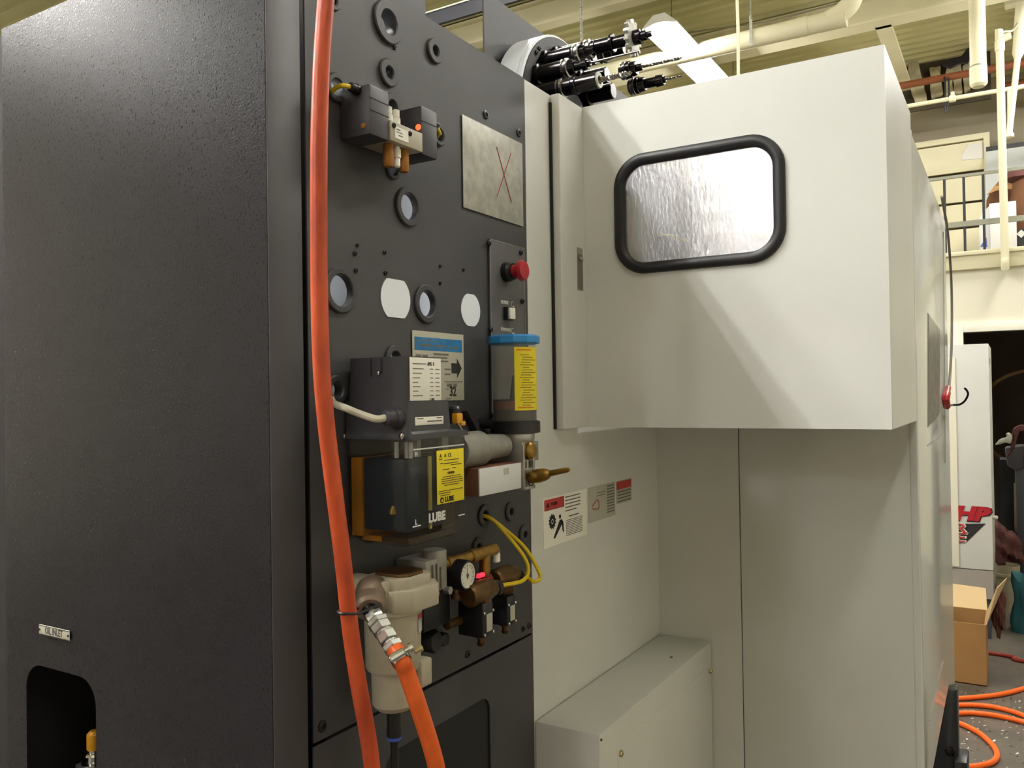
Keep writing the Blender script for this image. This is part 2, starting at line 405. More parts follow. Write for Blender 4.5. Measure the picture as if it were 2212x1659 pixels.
# the white equipment plate behind the holes, and added unseen fill strips that brighten it
MB().box(-1.002, -1.0, .93, 1.53, 1.1, 2.215).build('inner_plate', M['white'], cab, smooth=False)
MB().box(-1.01, -.905, .925, .928, 1.04, 2.2).box(-1.01, -.905, 1.545, 1.55, 1.04, 2.2).build('inner_frame', M['dark_in'], cab, smooth=False)
MB().box(-1.585, -1.57, YF+.01, 1.55, .02, ZT-.02).box(-1.57, XP-.03, 1.565, 1.572, .02, ZT).build('back_panel', M['dark_in'], cab, smooth=False)
for yy, z0_, z1_ in ((1.535, 1.45, 2.1), (.938, 1.80, 2.1)):
    MB().cyl((-.93, yy, z0_), (-.93, yy, z1_), .007, seg=10).build('added_fill_strip', mat('added_fill_glow', 'ffffff', .5, emit=(1.0, .99, .96), estr=24.0), cab)  # added fill light for the inner plate, out of view
# skirt under the seam with its opening
sk0, sk1 = 1.075, at(1059, 1540, 'X', XP).y
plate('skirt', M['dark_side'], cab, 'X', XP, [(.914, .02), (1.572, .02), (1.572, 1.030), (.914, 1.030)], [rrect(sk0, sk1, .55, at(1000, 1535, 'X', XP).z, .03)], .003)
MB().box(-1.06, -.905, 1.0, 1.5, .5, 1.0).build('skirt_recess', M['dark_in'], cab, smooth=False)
for px, py, r in ((1049, 248, .009), (1120, 287, .009), (696, 1568, .009), (1143, 1352, .007), (1130, 1358, .006), (1010, 1413, .007), (852, 103, .004), (771, 530, .003), (766, 548, .004), (830, 545, .004), (768, 585, .004), (832, 590, .004), (950, 575, .003), (1000, 583, .003), (950, 612, .003)):
    c = at(px, py, 'X', XP)
    MB().lathe((XP-.001, c.y, c.z), AX, [(0, r), (.003, r), (.004, r*.8), (.004, r*.45), (.002, r*.4)], 14).build('screw', M['blackp'], cab)
# oil inlet sign on the left face
a, b = at(88, 1347, 'Y', YF), at(154, 1384, 'Y', YF)
sg = MB().box(a.x, b.x, YF-.0035, YF-.0018, b.z, a.z).build('oil_inlet_sign', M['papergrey'], cab, bevel=.0008)
tag(sg, 'small engraved OIL INLET plate')
text('lettering', 'OIL INLET', (a.z-b.z)*.95, ((a.x+b.x)/2, YF-.0036, (a.z+b.z)/2), AX, AZ, M['letterblack'], sg, 'CENTER', sx=.72)
e = MB()
for zz in (a.z-.0016, b.z+.0008): e.box(a.x+.001, b.x-.001, YF-.0041, YF-.0034, zz, zz+.0008)
for xx in (a.x+.003, b.x-.003): e.lathe((xx, YF-.0035, (a.z+b.z)/2), -AY, [(0, .0022), (.0012, .0018)], 10)
e.build('border', M['letterblack'], sg)
# galvanized plate with the red cross
gp = MB().box(XP+.0016, XP+.003, 1.327, 1.5555, 1.909, 2.088).build('galvanized_plate', M['galv'], cab, bevel=.0005)
tag(gp, 'blank galvanized plate marked with a red X')
cr = MB()
for p, q in (((1073, 318), (1105, 437)), ((1104, 331), (1074, 424))):
    cr.tube([at(*p, 'X', XP+.0034), at(*q, 'X', XP+.0034)], .0009, 6, 0)
cr.build('red_cross_mark', M['redmark'], gp)
# coolant / oil grade plate
y0, y1, z0, z1 = 1.162, 1.3205, 1.5395, 1.664
op = MB().box(XP+.0016, XP+.0026, y0, y1, z0, z1).build('oil_grade_plate', M['papergrey'], cab, bevel=.0004)
tag(op, 'printed oil grade plate with a blue band, a black arrow and 32')
X = XP+.0027
MB().box(X, X+.0003, y0+.006, y1-.006, z1-.034, z1-.011).build('blue_band', M['bluelabel'], op, smooth=False)
bars('print', M['lettergrey'], op, 'X', X, [(y0+.012, y0+.07, z1-.0178, z1-.0158), (y0+.02, y0+.06, z1-.027, z1-.023), (y0+.068, y0+.10, z1-.027, z1-.023), (y0+.11, y0+.14, z1-.028, z1-.024),
     (y0+.062, y0+.108, z1-.0415, z1-.038), (y0+.062, y0+.104, z1-.0475, z1-.0445), (y0+.062, y0+.106, z1-.0535, z1-.051),
     (y0+.095, y0+.113, z1-.068, z1-.0655), (y0+.095, y0+.113, z1-.0775, z1-.0745), (y0+.095, y1-.006, z1-.0905, z1-.0890), (y0+.098, y0+.108, z1-.1045, z1-.103), (y0+.098, y0+.113, z1-.122, z1-.1205)])
text('lettering', 'GRADE  VALUE', .0085, (X+.0002, y0+.008, z1-.045), AY, AZ, M['lettergrey'], op, sx=.62, bold=.0002)
text('lettering', 'GRADE  TEXT', .0085, (X+.0002, y0+.102, z1-.0965), AY, AZ, M['lettergrey'], op, sx=.62, bold=.0002)
text('lettering', '32', .025, (X+.0002, y0+.110, z1-.1085), AY, AZ, M['letterblack'], op, sx=.85, bold=.0007)
ar = [(y0+.117, z1-.055), (y0+.135, z1-.055), (y0+.135, z1-.046), (y1-.008, z1-.064), (y0+.135, z1-.083), (y0+.135, z1-.074), (y0+.117, z1-.074)]
MB().prism([(X, p, q) for p, q in ar], (.0003, 0, 0)).build('arrow', M['letterblack'], op, smooth=False)

# emergency stop panel
ep = thing('button_panel', (XP, 1.483, 1.68), 'narrow dark control plate with a red mushroom emergency stop button', 'control panel')
py0, py1, pz0, pz1 = 1.4145, 1.5535, 1.49, 1.862
MB().box(XP+.0016, XP+.0050, py0, py1, pz0, pz1).build('plate', mat('control_plate_paint', '5a595a', .35, bump=.05, bscale=300), ep, bevel=.001)
fr = MB()
for q in ((py0, py0+.0018, pz0, pz1), (py1-.0018, py1, pz0, pz1), (py0, py1, pz1-.0018, pz1), (py0, py1, pz0, pz0+.0018)):
    fr.box(XP+.0045, XP+.0056, *q)
fr.build('border', M['greyhousing'], ep, smooth=False)
for q in ((1055, 526), (1124, 546), (1127, 651), (1059, 712), (1062, 897)):
    c = at(*q, 'X', XP+.005)
    MB().lathe(c, AX, [(0, .0055), (.003, .0055), (.0045, .004), (.0045, .0022), (.002, .002)], 14).build('screw', M['blackp'], ep)
c = at(1092, 588, 'X', XP+.005)
es = MB().lathe(c, AX, [(0, .0205), (.012, .0205), (.014, .019), (.020, .017)], 28).build('button_collar', M['blackp'], ep)
tag(MB().lathe(c, AX, [(.018, .013), (.030, .0135), (.036, .021), (.040, .0215), (.046, .0185), (.049, .010), (.0495, .0)], 28).build('emergency_button', M['red'], es), 'red mushroom button')
c = at(1094, 678, 'X', XP+.005)
pb = MB().box(c.x, c.x+.010, c.y-.013, c.y+.013, c.z-.0135, c.z+.0135).build('push_button_base', M['blackp'], ep, bevel=.0015)
tag(MB().box(c.x+.010, c.x+.016, c.y-.010, c.y+.010, c.z-.0115, c.z+.0115).build('push_button', M['paper'], pb, bevel=.0012), 'square cream push button')
for yy, wd in ((652, 'REVERSE'), (711, 'FORWARD')):
    c = at(1082, yy, 'X', XP+.0053)
    text('lettering', wd, .0095, c, AY, AZ, M['letterwhite'], ep, sx=.82, bold=.0002)
    ca = c + Vector((0.0003, .0455, -.001))
    pts = [ca+Vector((0, .005*math.cos(t), .005*math.sin(t))) for t in [math.radians(d) for d in range(50, 311, 26)]]
    MB().tube(pts, .0007, 6, 2).prism([pts[-1]+Vector((0, .003, .002)), pts[-1]+Vector((0, -.001, -.003)), pts[-1]+Vector((0, .003, -.003))], (.0005, 0, 0)).build('rotation_arrow', M['letterwhite'], ep)

# ================================================================== light grey sheet metal enclosure
enc = thing('machine_enclosure', (-.9, 2.3, 0), 'pale grey sheet metal machining centre body with a tall right flank', 'machine')
YB, YC, XR = 1.809, 2.319, -.208
plate('side_wall', M['lite'], enc, 'X', XP, [(1.574, .02), (YC, .02), (YC, 1.60), (1.83, 1.60), (1.83, ZT-.002), (1.574, ZT-.002)], (), .003)
xs = at(1600, 1200, 'Y', YC).x
MB().box(XP, xs-.0012, YC, YC+.003, .02, 1.75).build('front_wall', M['lite'], enc, smooth=False)
MB().box(xs+.0012, XR-.018, YC-.002, YC+.003, .02, 2.19).build('front_wall', M['lite_gloss'], enc, bevel=.0015)
MB().box(xs-.003, xs+.003, YC+.004, YC+.006, .02, 1.75).build('seam', M['dark_in'], enc, smooth=False)
# corner post and right flank with sloping shoulder
yE = 3.56
zt = 2.20
MB().box(XR-.020, XR, YC-.004, YC+.016, .02, zt).build('corner_post', M['lite_gloss'], enc, bevel=.004, seg=3)
fk = [(YC+.02, .02), (yE, .02), (yE, zt-.02), (YC+.02, zt)]
MB().prism([(XR-.018, a, b) for a, b in fk], (.015, 0, 0)).build('flank_panel', M['lite_gloss'], enc, bevel=.003)
MB().box(XR-.5, XR-.02, YC+.02, yE, zt-.03, zt-.02).box(XR-.5, XR-.02, yE-.01, yE, .02, zt-.02).build('roof_panel', M['lite'], enc, smooth=False)
# flank door: dirty window, slanted lower door edge and long seam
X = XR-.0025
wq = [at(2005, 678, 'X', X), at(2030, 712, 'X', X), at(2029, 893, 'X', X), at(2004, 922, 'X', X)]
fd = MB().prism(wq, (.0012, 0, 0)).build('flank_window', mat('dirty_pane', '8a8678', .3, noise=.45, nscale=25, col2='55524a'), enc, smooth=False)
tag(fd, 'narrow grimy side window')
sm = MB()
for p, q in (((2004, 676), (2004, 923)), ((2003, 962), (2037, 936)), ((2008, 1556), (2037, 1430)), ((2038, 500), (2042, 1000))):
    sm.tube([at(*p, 'X', X), at(*q, 'X', X)], .0014, 5, 0)
sm.build('door_seam', mat('seam_grey', '8f8d82', .5), enc)
# low cover box along the side wall
lz = at(1154, 1558, 'X', XP).z
lx = at(1537, 1387, 'Y', YC).x
lyn = at(1154, 1557, 'X', XP).y
lc = thing('low_cover_box', ((XP+lx)/2, 2.0, 0), 'low pale grey sheet metal cover box with a screwed lid panel below the warning labels', 'cover')
MB().box(XP+.002, lx, lyn, YC-.004, .02, lz).build('body', M['lite'], lc, bevel=.003)
s0, s1 = at(1333, 1619, 'X', lx), at(1528, 1441, 'X', lx)
MB().box(lx-.001, lx+.002, s0.y, s1.y, .06, s0.z).build('lid_panel', M['lite'], lc, bevel=.0012)
for q in ((1339, 1627), (1533, 1449)):
    c = at(*q, 'X', lx+.002)
    MB().lathe(c, AX, [(0, .007), (.005, .007), (.007, .005), (.007, .003), (.004, .003)], 6).build('bolt', M['zincy'], lc)
c = at(1298, 1598, 'X', lx); MB().lathe(c, AX, [(0, .003), (.002, .003), (.003, .001)], 8).build('bolt', M['brassd'], lc)
c = at(1450, 1420, 'Z', lz); MB().lathe(c, AZ, [(0, .004), (.0015, .004), (.002, .001)], 8).build('paint_chip', M['brassd'], lc)

# warning labels on the side wall
X = XP+.0003
def wl(q):
    return [at(x, y, 'X', X) for x, y in q]
def wbox(name, y0, y1, z0, z1, m, parent, dx=0): return MB().box(X+dx, X+dx+.0006, y0, y1, z0, z1).build(name, m, parent, smooth=False)
tl, br = at(1173, 1078, 'X', X), at(1268, 1156, 'X', X)
y0, y1, z1, z0 = tl.y, br.y, tl.z, at(1173, 1187, 'X', X).z
W, Hh = y1-y0, z1-z0
L = wbox('warning_label', y0, y1, z0, z1, M['paper'], enc); tag(L, 'large warning label with a gear and a crouching figure')
ym = y0+W*.46
wbox('red_heading', y0+.004, ym-.002, z1-Hh*.245, z1-Hh*.035, M['redlabel'], L, .0007)
wbox('heading_rule', y0+.004, ym-.002, z1-Hh*.255, z1-Hh*.245, M['letterblack'], L, .0007)
text('lettering', 'WARNING', Hh*.10, (X+.0015, y0+W*.15, z1-Hh*.145), AY, AZ, M['letterblack'], L, sx=.62)
MB().prism([(X+.0013, y0+W*.05, z1-Hh*.19), (X+.0013, y0+W*.13, z1-Hh*.19), (X+.0013, y0+W*.09, z1-Hh*.09)], (.0004, 0, 0)).build('alert_triangle', M['letterblack'], L, smooth=False)
gc = (y0+W*.185, z1-Hh*.50); gr = Hh*.155
gpts = []
for k in range(24):
    r = gr if k % 2 else gr*.82
    for d in (-.35, .35): gpts.append((gc[0]+r*math.cos((k+d)*math.pi/12), gc[1]+r*math.sin((k+d)*math.pi/12)))
plate('gear_symbol', M['letterblack'], L, 'X', X+.0012, gpts, [circle(gc[0], gc[1], gr*.34, 20)], .0005)
MB().lathe((X+.0007, gc[0], gc[1]), AX, [(0, gr*.22), (.0005, gr*.22)], 18).build('gear_hub', M['letterblack'], L)
fy, fz = y0+W*.355, z1-Hh*.44
fg = MB().lathe((X+.0007, fy, fz), AX, [(0, Hh*.045), (.0005, Hh*.045)], 16)
fg.prism([(X+.0007, p, q) for p, q in ((fy-W*.01, fz-Hh*.075), (fy+W*.035, fz-Hh*.06), (fy+W*.065, fz-Hh*.13), (fy-W*.12, fz-Hh*.42), (fy-W*.15, fz-Hh*.40))], (.0005, 0, 0))
fg.prism([(X+.0007, p, q) for p, q in ((fy+W*.03, fz-Hh*.07), (fy+W*.07, fz-Hh*.12), (fy+W*.085, fz-Hh*.36), (fy+W*.05, fz-Hh*.30))], (.0005, 0, 0))
fg.build('figure_symbol', M['letterblack'], L, smooth=False)
rows = [(ym+W*.02, ym+W*(.38 if i != 4 else .28), z1-Hh*(.085+.072*i), z1-Hh*(.062+.072*i)) for i in range(5)]
rows += [(ym+W*.10, ym+W*.34, z1-Hh*.50, z1-Hh*.475)] + [(ym+W*.03, ym+W*.42, z1-Hh*(.57+.035*i), z1-Hh*(.557+.035*i)) for i in range(10)]
bars('print', M['lettergrey'], L, 'X', X+.0006, rows)
tl, br = at(1270, 1054, 'X', X), at(1329, 1112, 'X', X)
y0, y1, z1, z0 = tl.y, br.y, tl.z, br.z; W, Hh = y1-y0, z1-z0
L = wbox('warning_label', y0, y1, z0, z1, M['papergrey'], enc); tag(L, 'faded middle warning label')
bars('print', M['lettergrey'], L, 'X', X+.0006, [(y0+W*.68, y0+W*.96, z1-Hh*(.1+.085*i), z1-Hh*(.065+.085*i)) for i in range(10)] + [(y0+W*.3, y0+W*.62, z1-Hh*.22, z1-Hh*.2), (y0+W*.3, y0+W*.6, z1-Hh*.3, z1-Hh*.28)])
fs = MB().tube([(X+.001, y0+W*.12, z1-Hh*.55), (X+.001, y0+W*.33, z1-Hh*.40), (X+.001, y0+W*.36, z1-Hh*.66), (X+.001, y0+W*.14, z1-Hh*.62)], .0012, 5, 3)
fs.build('pictogram', M['redmark'], L)
tl, br = at(1331, 1040, 'X', X), at(1364, 1080, 'X', X)
y0, y1, z1, z0 = tl.y, br.y, tl.z, br.z; W, Hh = y1-y0, z1-z0
L = wbox('warning_label', y0, y1, z0, z1, M['papergrey'], enc); tag(L, 'small far warning label with a red heading')
wbox('red_heading', y0+.002, y1-.002, z1-Hh*.38, z1-Hh*.04, M['redlabel'], L, .0007)
bars('print', M['lettergrey'], L, 'X', X+.0006, [(y0+W*.06, y0+W*.94, z1-Hh*(.52+.14*i), z1-Hh*(.46+.14*i)) for i in range(4)])

# ================================================================== guard box with window
gd = thing('guard_box', (-.55, 2.0, 1.47), 'white sheet metal guard box with a rounded black framed window', 'cover')
gz0, gz1 = 1.468, 2.235
wx0, wx1, wz0, wz1 = -.795, -.404, 1.822, 2.100
GR = .013
path = rrect(wx0+GR, wx1-GR, wz0+GR, wz1-GR, .062, 10)
inner = rrect(wx0+2*GR, wx1-2*GR, wz0+2*GR, wz1-2*GR, .05, 10)
plate('front_sheet', M['lite'], gd, 'Y', YB, [(-.875, gz0), (XR, gz0), (XR, gz1), (-.875, gz1)], [path], .003)
MB().box(XR-.003, XR, YB+.003, YC-.02, gz0, gz1).build('side_sheet', M['lite'], gd, smooth=False)
MB().box(-.89, XR-.003, YB+.003, YC-.003, gz0, gz0+.003).build('bottom_sheet', M['lite'], gd, smooth=False)
MB().box(-.87, XR-.003, YB+.003, YB+.02, gz1-.003, gz1).box(XR-.02, XR-.003, YB+.02, YC-.02, gz1-.003, gz1).build('top_lip', M['lite'], gd, smooth=False)
tag(MB().box(XP+.002, -.875, 1.688, YB+.002, gz0, gz1-.001).build('flange', M['lite'], gd, bevel=.003, seg=3), 'upright edge flange')
MB().box(XP+.001, XP+.006, 1.682, 1.688, gz0, gz1-.02).build('flange_gap', M['dark_in'], gd, smooth=False)
# latch recess on the flange
c0, c1 = at(1247, 537, 'X', -.875), at(1258, 626, 'X', -.875)
lt = MB().box(-.8752, -.8738, c0.y-.003, c1.y+.003, c1.z-.003, c0.z+.003).build('latch', M['greyhousing'], gd, bevel=.0006)
MB().box(-.8742, -.8734, c0.y, c1.y, c1.z, c0.z-.012).build('slot', M['lettergrey'], lt, smooth=False)
MB().box(-.8736, -.870, c0.y+.004, c1.y, c0.z-.026, c0.z-.018).build('latch_tongue', M['alu'], lt, bevel=.001)
# rubber gasket following the rounded window
gk = MB(); pv = []
n = len(path); cxw, czw = (wx0+wx1)/2, (wz0+wz1)/2
prof = [(-GR, 0), (-GR*.9, .007), (-GR*.5, .011), (0, .012), (GR*.5, .011), (GR*.9, .007), (GR, 0), (GR, -.006), (-GR, -.004)]
for i in range(n):
    p, q, s = Vector(path[i-1]), Vector(path[i]), Vector(path[(i+1) % n])
    t = (s-p).normalized(); nr = Vector((t.y, -t.x))
    for d, hgt in prof: pv.append((q.x+nr.x*d, YB-.0005-hgt, q.y+nr.y*d))
m = len(prof); fs = []
for i in range(n):
    for k in range(m):
        fs.append((i*m+k, i*m+(k+1) % m, ((i+1) % n)*m+(k+1) % m, ((i+1) % n)*m+k))
gk.add(pv, fs); tag(gk.build('window_gasket', M['black'], gd), 'black rubber window gasket')
# scratched pane: sharp reflection over a hazy one
pm = bpy.data.materials.new('scratched_pane'); pm.use_nodes = True; nt = pm.node_tree; nt.nodes.remove(nt.nodes['Principled BSDF'])
tc = nt.nodes.new('ShaderNodeTexCoord'); mp = nt.nodes.new('ShaderNodeMapping'); mp.inputs['Scale'].default_value = (150, 150, 60)
nz = nt.nodes.new('ShaderNodeTexNoise'); nz.inputs['Scale'].default_value = 1.0; nz.inputs['Detail'].default_value = 4
bp = nt.nodes.new('ShaderNodeBump'); bp.inputs['Strength'].default_value = .5; bp.inputs['Distance'].default_value = .001
nt.links.new(tc.outputs['Object'], mp.inputs[0]); nt.links.new(mp.outputs[0], nz.inputs['Vector']); nt.links.new(nz.outputs['Fac'], bp.inputs['Height'])
g1 = nt.nodes.new('ShaderNodeBsdfAnisotropic'); g1.inputs['Roughness'].default_value = .27; g1.inputs['Color'].default_value = (.72, .72, .74, 1)
g2 = nt.nodes.new('ShaderNodeBsdfAnisotropic'); g2.inputs['Roughness'].default_value = .03; g2.inputs['Color'].default_value = (.4, .4, .4, 1)
df = nt.nodes.new('ShaderNodeBsdfDiffuse'); df.inputs['Color'].default_value = (.06, .058, .06, 1)
m1 = nt.nodes.new('ShaderNodeMixShader'); m1.inputs[0].default_value = .34; m2 = nt.nodes.new('ShaderNodeMixShader'); m2.inputs[0].default_value = .12
nt.links.new(bp.outputs[0], g1.inputs['Normal'])
nt.links.new(g1.outputs[0], m1.inputs[1]); nt.links.new(g2.outputs[0], m1.inputs[2]); nt.links.new(m1.outputs[0], m2.inputs[1]); nt.links.new(df.outputs[0], m2.inputs[2])
nt.links.new(m2.outputs[0], nt.nodes['Material Output'].inputs['Surface'])
MB().prism([(a, YB+.002, b) for a, b in inner], (0, .004, 0)).build('pane', pm, gd, smooth=False)
# ================================================================== column covers behind the cabinet
xc = -1.1
cc = thing('column_cover', (-1.4, 2.3, 0), 'dark grey upright column cover rising behind the cabinet beside the tool drum', 'cover')
yc = at(1045, 10, 'X', xc).y; zc = at(1130, 41, 'X', xc).z
MB().box(xc-.004, xc, yc, 3.1, 1.0, zc).build('shell', M['dark_side'], cc, smooth=False)
MB().box(xc-.10, xc-.004, yc+.05, 3.0, .02, 1.2).build('column_base', M['dark_in'], cc, smooth=False)
xq = -1.2
yq = at(919, 10, 'X', xq).y
MB().box(xq-.004, xq, YF+.10, yq, .02, 2.75).build('inner_upright', M['dark_side'], cab, smooth=False)
YN = 3.6
p, q = at(930, 12, 'Y', YN), at(1035, 30, 'Y', YN)
zn1, zn0 = at(985, 10, 'Y', YN).z, at(985, 40, 'Y', YN).z
cb = thing('cross_beam', ((p.x+q.x)/2, YN+.1, zn0), 'dark navy horizontal beam with a pale top edge behind the cabinet', 'beam')
MB().box(p.x-1.2, q.x+.45, YN, YN+.02, zn0, zn1).build('body', M['navy'], cb, smooth=False)
MB().box(p.x-1.2, q.x+.45, YN-.004, YN+.02, zn1, zn1+.008).build('top_edge', M['galv'], cb, smooth=False)
MB().box(p.x-1.1, p.x-1.04, YN+.02, YN+.08, 0, zn1).build('leg', M['navy'], cb, smooth=False)

# ================================================================== tool drum and tools
TY, TZ, TR, TX = 1.965, 2.246, .237, -1.0
td = thing('tool_drum', (TX, TY, TZ), 'white rimmed tool changer drum with a dark face behind the guard box', 'tool changer')
MB().lathe((TX-.078, TY, TZ), AX, [(0, TR-.01), (.003, TR), (.060, TR), (.061, TR-.003), (.063, TR-.003), (.064, TR), (.074, TR), (.076, TR-.004)], 72).build('rim', M['white'], td)
MB().lathe((TX-.003, TY, TZ), AX, [(0, TR-.006), (.004, TR-.007), (.004, TR-.036), (.001, TR-.038), (.001, .11), (.02, .105), (.024, .06)], 72).build('face_disc', M['dark_side'], td)
bl = []
for k in range(5):
    an = math.radians(62+72*k)
    for d in (-.05, .05):
        MB().lathe((TX+.001, TY+(TR-.02)*math.cos(an+d), TZ+(TR-.02)*math.sin(an+d)), AX, [(0, .006), (.005, .006), (.005, .003), (.002, .003)], 10).build('bolt', M['blackp'], td)
PR, RS = .180, .74
def pocket(an):
    y, z = TY+PR*math.cos(an), TZ+PR*math.sin(an)
    MB().lathe((TX, y, z), AX, [(0, .027), (.012, .027), (.014, .0215), (.080, .0215), (.082, .019)], 28).build('pocket', M['steel'], td)
    return y, z
def tool(deg, x0, label, noses, bit=None, cutter=False):
    an = math.radians(deg); y, z = pocket(an)
    t = thing('tool_holder', (x0, y, z), label, 'tool holder', 'tool holders in the drum')
    MB().lathe((x0-.016, y, z), AX, [(a_, b_*RS) for a_, b_ in ((0, .024), (.004, .031), (.008, .0318), (.0085, .028), (.0125, .028), (.013, .0318), (.019, .0318), (.021, .027))], 32).build('flange', M['steel2'], t)
    b = MB(); xx = x0+.004
    for ln, r0, r1 in noses:
        r0 *= RS; r1 *= RS
        b.lathe((xx, y, z), AX, [(0, r0-.002), (.0015, r0), (ln-.0015, r1), (ln, r1-.002)], 28); xx += ln
    b.build('holder_body', M['steel'], t)
    if cutter:
        r = .044; pts = []
        for k in range(14):
            a0 = 2*math.pi*k/14
            for f, rr in ((0, r*.80), (.45, r*.80), (.5, r), (.85, r*1.02)): pts.append((xx+.002, y+rr*math.cos(a0+f*2*math.pi/14), z+rr*math.sin(a0+f*2*math.pi/14)))
        tag(MB().prism(pts, (.011, 0, 0)).build('cutter_disc', M['galv'], t, smooth=False), 'toothed slitting cutter')
        MB().lathe((xx+.013, y, z), AX, [(0, .018), (.018, .018), (.020, .012), (.032, .012), (.034, .007), (.046, .007)], 24).build('arbor_nut', M['steel'], t)
    if bit:
        ln, r, tw = bit
        if tw:
            n = int(ln/.002); vs = []; fs = []
            for i in range(n+1):
                for k in range(8):
                    a0 = 2*math.pi*k/8+i*.22; rr = r*(1 if k % 4 else .62)*(1 if i < n-3 else (n-i)/4+.05)
                    vs.append((xx+ln*i/n, y+rr*math.cos(a0), z+rr*math.sin(a0)))
            for i in range(n):
                for k in range(8): fs.append((i*8+k, i*8+(k+1) % 8, (i+1)*8+(k+1) % 8, (i+1)*8+k))
            MB().add(vs, fs).build('drill_bit', M['steel2'], t, smooth=False)
        else: MB().cyl((xx, y, z), (xx+ln, y, z), r, seg=12).build('drill_bit', M['steel2'], t)
    return t
t = tool(168, -.915, 'lowest near tool holder, a fat chuck gripping a twist drill', [(.022, .027, .027), (.012, .029, .029), (.055, .026, .026)], (.085, .0065, True))
yy, zz = TY+PR*math.cos(math.radians(168)), TZ+PR*math.sin(math.radians(168))
MB().lathe((-.915+.004+.089, yy, zz), AX, [(0, .0190), (.003, .018), (.003, .010), (0, .010)], 28, closed=True).build('chuck_ring', M['galv'], t)
tool(149, -.912, 'tool holder with a slim collet and a long thin polished rod', [(.016, .026, .022), (.018, .016, .013), (.014, .020, .018), (.008, .012, .012)], (.125, .0028, False))
tool(128, -.903, 'short stubby black tool holder between the rod and the toothed cutter', [(.014, .026, .020), (.02, .018, .010)])
tool(107, -.899, 'topmost tool holder, a long arbor carrying a toothed cutter disc', [(.012, .025, .025), (.040, .024, .024), (.008, .031, .031), (.035, .020, .020), (.006, .026, .026)], None, True)
tool(86, -.89, 'tool holder behind the cutter arbor with a plain stub', [(.02, .025, .022), (.03, .018, .016)])
tool(60, -.864, 'tool holder with a wide collar and thin twist drill in front of the lamp', [(.012, .03, .03), (.014, .026, .024), (.016, .013, .012)], (.11, .0042, True))
tool(44, -.856, 'far lower tool holder with a keyed drill chuck and short drill', [(.010, .03, .03), (.016, .027, .024), (.030, .017, .017), (.022, .021, .019), (.006, .012, .010)], (.05, .003, True))

# ================================================================== double solenoid valve (upper left of the panel)
sv = thing('solenoid_valve', (XP, 1.08, 1.97), 'double coil solenoid valve with a glowing red light and bronze silencers', 'valve')
xf = -.838
c1 = MB().box(XP+.0016, xf, .987, 1.034, 1.952, 2.030).build('coil', M['coil'], sv, bevel=.003)
MB().box(xf-.002, xf+.0006, .988, 1.033, 2.008, 2.009).box(xf-.002, xf+.0006, .988, 1.033, 1.989, 1.990).build('coil_seam', M['blackp'], c1, smooth=False)
c = at(785, 272, 'Y', .987); MB().lathe(c, -AY, [(0, .005), (.002, .0045), (.003, .002)], 16).build('amber_lens', M['bronze'], c1)
g0 = Vector((-.862, .987, 2.024))
MB().lathe(g0, -AY, [(-.004, .0085), (.006, .0085), (.007, .0075), (.016, .0070), (.018, .0055)], 18).build('cable_gland', M['blackp'], sv)
c2 = MB().box(XP+.0016, xf, 1.118, 1.163, 1.952, 2.034).build('coil', M['coil'], sv, bevel=.003)
MB().box(xf-.002, xf+.0006, 1.119, 1.162, 2.008, 2.009).build('coil_seam', M['blackp'], c2, smooth=False)
c = at(904, 275, 'Y', 1.118); tag(MB().lathe(c, -AY, [(0, .0052), (.002, .0048), (.0035, .002)], 16).build('indicator_lens', M['led'], c2), 'lit red indicator')
MB().lathe((-.846, 1.163, 2.016), AY, [(-.004, .0075), (.006, .0075), (.010, .006)], 16).build('cable_gland', M['blackp'], sv)
vb = MB().box(XP+.0016, xf+.002, 1.034, 1.118, 1.954, 1.986).build('valve_body', M['beige'], sv, bevel=.0015)
a, b = at(853, 282, 'X', xf+.0022), at(882, 310, 'X', xf+.0022)
lb = MB().box(xf+.002, xf+.0028, a.y, b.y, 1.960, 1.979).build('rating_label', M['paper'], vb, smooth=False)
bars('print', M['lettergrey'], lb, 'X', xf+.0028, [(a.y+.003, a.y+.013, 1.974, 1.9755), (a.y+.003, a.y+.018, 1.970, 1.971), (a.y+.009, a.y+.019, 1.965, 1.9665)])
for q in ((850, 271), (885, 289)):
    c = at(*q, 'X', xf+.002); MB().lathe(c, AX, [(0, .0042), (.002, .0042), (.003, .003), (.003, .0018), (.001, .0015)], 14).build('screw', M['blackp'], vb)
for yy in (1.050, 1.069):
    f = MB().lathe((-.853, yy, 1.984), AZ, [(0, .0055), (.004, .0055), (.0045, .0075), (.016, .0075), (.0165, .005), (.018, .005), (.0185, .0062), (.029, .0062), (.030, .005)], 16)
    f.build('tube_fitting', M['paper'], sv)
MB().tube([(-.868, 1.035, 1.990), (-.860, 1.036, 2.000), (-.860, 1.036, 2.014), (-.866, 1.034, 2.022)], .0022, 8).lathe((-.862, 1.036, 1.983), AZ, [(0, .0045), (.003, .0045), (.005, .0025)], 12).build('grease_nipple', M['chrome'], sv)
f = MB().lathe((-.852, 1.069, 1.956), -AZ, [(0, .0045), (.006, .0045), (.0065, .0068), (.020, .0068), (.0205, .0045), (.022, .0055), (.034, .0055), (.036, .003)], 16)
f.build('tube_fitting', M['paper'], sv)
for yy in (1.049, 1.088):
    MB().lathe((-.853, yy, 1.957), -AZ, [(0, .007), (.004, .0085), (.036, .0088), (.040, .007)], 18).build('silencer', M['bronze'], sv)
